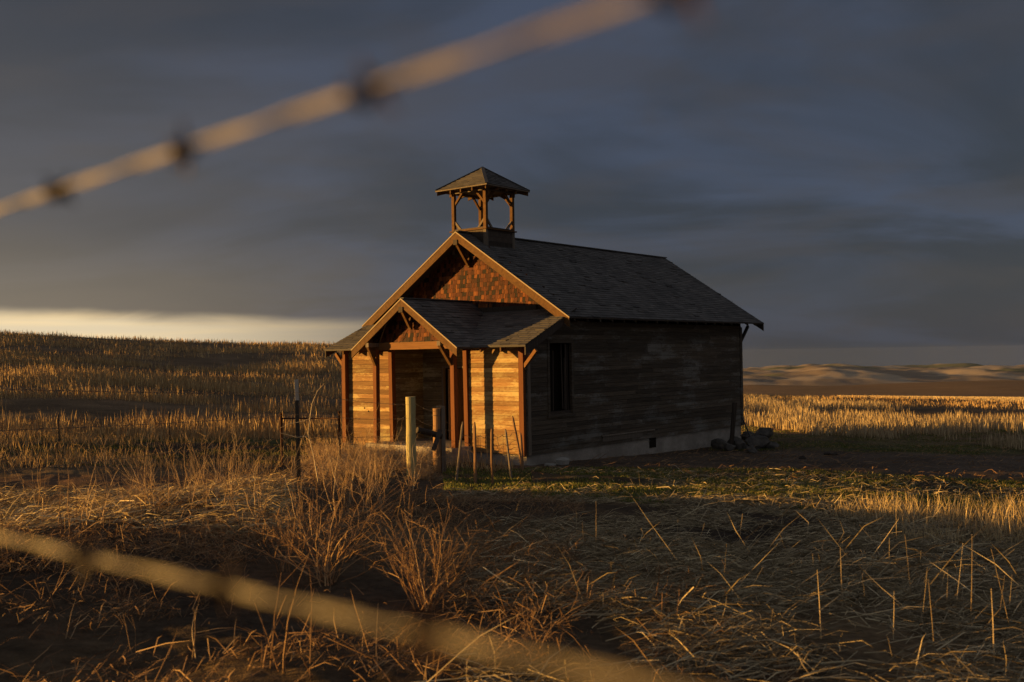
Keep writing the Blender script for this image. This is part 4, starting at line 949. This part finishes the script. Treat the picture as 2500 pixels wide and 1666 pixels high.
# curved thick stems at the bottom
for i_, (px_, py_, lab) in enumerate(((640, 1640, 'thick curved dry stem leaning right at the bottom left'), (690, 1640, 'pair of long curved dry stems beside the lower blurred wire'), (765, 1655, 'straight brown stem rising before the lower blurred wire'))):
    o = weed_mesh('curved_stalk', 30 + i_, .55, 2, .5, .16, 1, .006, 'weed', 1, 6); place(o, px_, py_, .95, 2.6 + i_ * .5); tag(o, lab, 'stem', 'thick stems at the bottom edge')
for i_, (px_, py_, sc_, lab) in enumerate(((330, 1600, .5, 'short forked brown stalk low at the bottom left'), (470, 1610, .6, 'crooked brown stalk rising left of the lower blurred wire'), (160, 1560, .5, 'small bent stalk near the bottom left corner'), (910, 1640, .7, 'arched brown stalk under the bushes at the bottom'), (560, 1500, .6, 'thin forked stalk just above the lower blurred wire'))):
    o = weed_mesh('curved_stalk', 40 + i_, .45, 2, .7, .22, 2, .005, 'tangle', 1, 5); place(o, px_, py_, sc_); tag(o, lab, 'stalk', 'thick stems at the bottom edge')
# weeds along the fence line and around the posts
protoA = [weed_mesh('dry_weed', 100 + q, .75, 4, .34, .30, 4, .0042, 'tangle', 2) for q in range(5)]
protoB = [ball_mesh('tumbleweed', 200 + q, .55, 85) for q in range(4)]
lab = 'leafless branching weed in the lit thicket along the left fence line'
spots = []
for q in range(36):
    t_ = rnd.random(); bx_ = -2.75 - .1 * t_ + rnd.gauss(0, .75) - (.9 if rnd.random() < .45 else 0); by_ = rnd.uniform(7.6, 15.5); spots.append((bx_, by_, rnd.uniform(.6, 1.15)))
for q in range(22): spots.append((rnd.uniform(-3.0, -1.3), rnd.uniform(8.6, 14.6), rnd.uniform(.8, 1.3)))
for q in range(6): spots.append((rnd.uniform(-6.2, -3.6), rnd.uniform(9, 14.), rnd.uniform(.55, .9)))
thicket = []
for q, (x_, y_, s_) in enumerate(spots):
    o = protoA[q] if q < 5 else clone(protoA[q % 5]); o.location = (x_, y_, float(H(x_, y_))); o.scale = (s_,) * 3; o.rotation_euler = (rnd.uniform(-.15, .15), rnd.uniform(-.15, .25), rnd.random() * 6.28)
    thicket.append((o, s_))
lab = 'rounded brown tumbleweed in the heap around the thick pale post'
heap = []
for q in range(46):
    px_ = rnd.uniform(770, 1085); py_ = rnd.uniform(1112, 1168) + (1000 - px_) * .02 + (20 if px_ > 960 and rnd.random() < .5 else 0); g_ = ground_at(px_, py_); x_, y_ = g_.x, g_.y; s_ = rnd.uniform(.55, 1.05)
    if math.hypot(x_ - wp.x, y_ - wp.y) < .3: x_ += .4
    o = protoB[q] if q < 4 else clone(protoB[q % 4]); o.location = (x_, y_, float(H(x_, y_)) - .03); o.scale = (s_, s_, s_ * .9); o.rotation_euler = (rnd.uniform(-.5, .5), rnd.uniform(-.5, .5), rnd.random() * 6.28)
    heap.append((o, s_))
def sx(o): return 1250 + FPX * o.location.x / o.location.y
def zones(objs, cuts, names, cat, group, word):
    objs = sorted(objs, key=lambda t: sx(t[0])); cnt = {}
    for o, s_ in objs:
        z_ = next((i_ for i_, c_ in enumerate(cuts) if sx(o) < c_), len(cuts)); k_ = cnt.get(z_, 0); cnt[z_] = k_ + 1
        tag(o, ('small ' if s_ < .72 else 'large ' if s_ > .95 else 'mid-sized ') + word + ', ' + ORD[k_] + ' ' + names[z_], cat, group)
zones(thicket, (420, 560, 690, 760), ('at the far left', 'right of the far left stalks', 'left of the steel T-post', 'beside the steel T-post', 'right of the steel T-post'), 'weed', 'branching weeds along the left fence line', 'leafless branching weed')
zones(heap, (860, 940, 1004, 1050), ('below the pipe brace', 'before the left wall', 'left of the thick pale post', 'right of the thick pale post', 'below the doorway'), 'tumbleweed', 'tumbleweeds heaped around the thick pale post', 'rounded tumbleweed')
# tall single stem right of the T-post
m = MB(False); m.tube([at(705 + 60, 1110, 12.6), at(752, 1060, 12.6), at(757, 1020, 12.6), at(762, 985, 12.6), at(775, 955, 12.6), at(792, 936, 12.6)], [.007, .0065, .006, .005, .004, .002], 6, .9)
m.tube([at(757, 1022, 12.6), at(735, 1030, 12.6), at(705, 1035, 12.6), at(683, 1046, 12.6)], [.004, .004, .0035, .002], 5, .9); m.tube([at(751, 1065, 12.6), at(725, 1068, 12.6), at(700, 1061, 12.6), at(683, 1057, 12.6)], [.004, .004, .0035, .002], 5, .9)
m.tube([at(765, 1108, 12.6), at(772, 1150, 12.55), at(778, 1185, 12.5)], [.007, .0075, .008], 6, .9)
tag(m.build('forked_stalk', 'gold'), 'tall pale forked stem bending right beside the steel T-post', 'stem')
# dark stems far left
for i_, (px_, py_, s_) in enumerate(sorted(((98, 1285, .8), (140, 1290, .75), (155, 1305, .95), (172, 1310, .95), (185, 1290, .6), (250, 1290, .7), (262, 1310, .5), (350, 1265, .7), (362, 1255, .8), (430, 1240, .7), (200, 1280, .5)))):
    if i_ == 0: ds = weed_mesh('bare_stalk', 61, .52, 1, .05, .10, 2, .0055, 'weed', 1, 5); o = ds
    else: o = clone(ds)
    place(o, px_, py_, s_); tag(o, ORD[i_] + ' of the bare brown stalks in the straw at far left', 'stem', 'bare stems in the flattened straw')
# tall straw stalks standing in the right foreground
stk = [weed_mesh('straw_stalk', 300 + q, .5, 1, .08, .035, 0, .0048, 'gold', 0, 5) for q in range(3)]
SP = [(1460, 1360, 1.), (1405, 1310, .6), (1535, 1390, .6), (1650, 1330, .65), (1700, 1345, .9), (1755, 1360, .6), (1805, 1340, 1.15), (1770, 1460, .8), (1810, 1470, .7), (2000, 1560, 1.0), (2055, 1480, 1.3), (2110, 1380, 1.25), (2170, 1400, .95), (2235, 1480, 1.05), (2243, 1470, .9),
      (2330, 1490, 1.15), (2375, 1540, 1.3), (2460, 1510, 1.0), (1880, 1545, .5), (1910, 1545, .35), (2440, 1550, .8), (2480, 1560, 1.2), (2310, 1500, 1.0), (1955, 1300, .6), (1880, 1240, .55), (2120, 1500, .6), (1550, 1190, .6), (1565, 1195, .7), (1590, 1190, .65), (2050, 1270, .7), (2470, 1350, 1.2), (2260, 1330, 1.0), (2400, 1400, 1.1), (2180, 1560, .7), (1990, 1420, .7), (2290, 1600, .9), (1680, 1480, .5), (2420, 1620, 1.0)]
SP = sorted(SP)
for q, (px_, py_, s_) in enumerate(SP):
    o = stk[q] if q < 3 else clone(stk[q % 3]); place(o, px_, py_, s_)
    lean = rnd.gauss(0, .10) if rnd.random() < .75 else rnd.choice((.6, .8, -.5)); o.rotation_euler = (rnd.gauss(0, .08), lean, rnd.uniform(-.3, .3))
    tag(o, ORD[q] + ' of the tall pale straw stalks in the right foreground', 'straw stalk', 'tall straw stalks in the right foreground')

# ------------------------------------------------------------ haze: one closed box of faint even air
hz = MB(False); hz.box(-10500, 10500, -10500, 10500, -330, 16, 0)
hm = bpy.data.materials.new('haze_air'); hm.use_nodes = True; ht = hm.node_tree; ht.nodes.remove(ht.nodes['Principled BSDF'])
pv = ht.nodes.new('ShaderNodeVolumePrincipled'); pv.inputs['Color'].default_value = (.60, .72, .95, 1); pv.inputs['Density'].default_value = 6e-6; pv.inputs['Anisotropy'].default_value = 0
ht.links.new(pv.outputs[0], ht.nodes['Material Output'].inputs['Volume'])
MT['haze'] = hm; ho = tag(hz.build('haze', 'haze'), kind='stuff')
import bmesh
bm = bmesh.new(); bm.from_mesh(ho.data); bmesh.ops.recalc_face_normals(bm, faces=bm.faces); bm.to_mesh(ho.data); bm.free()     # normals outwards
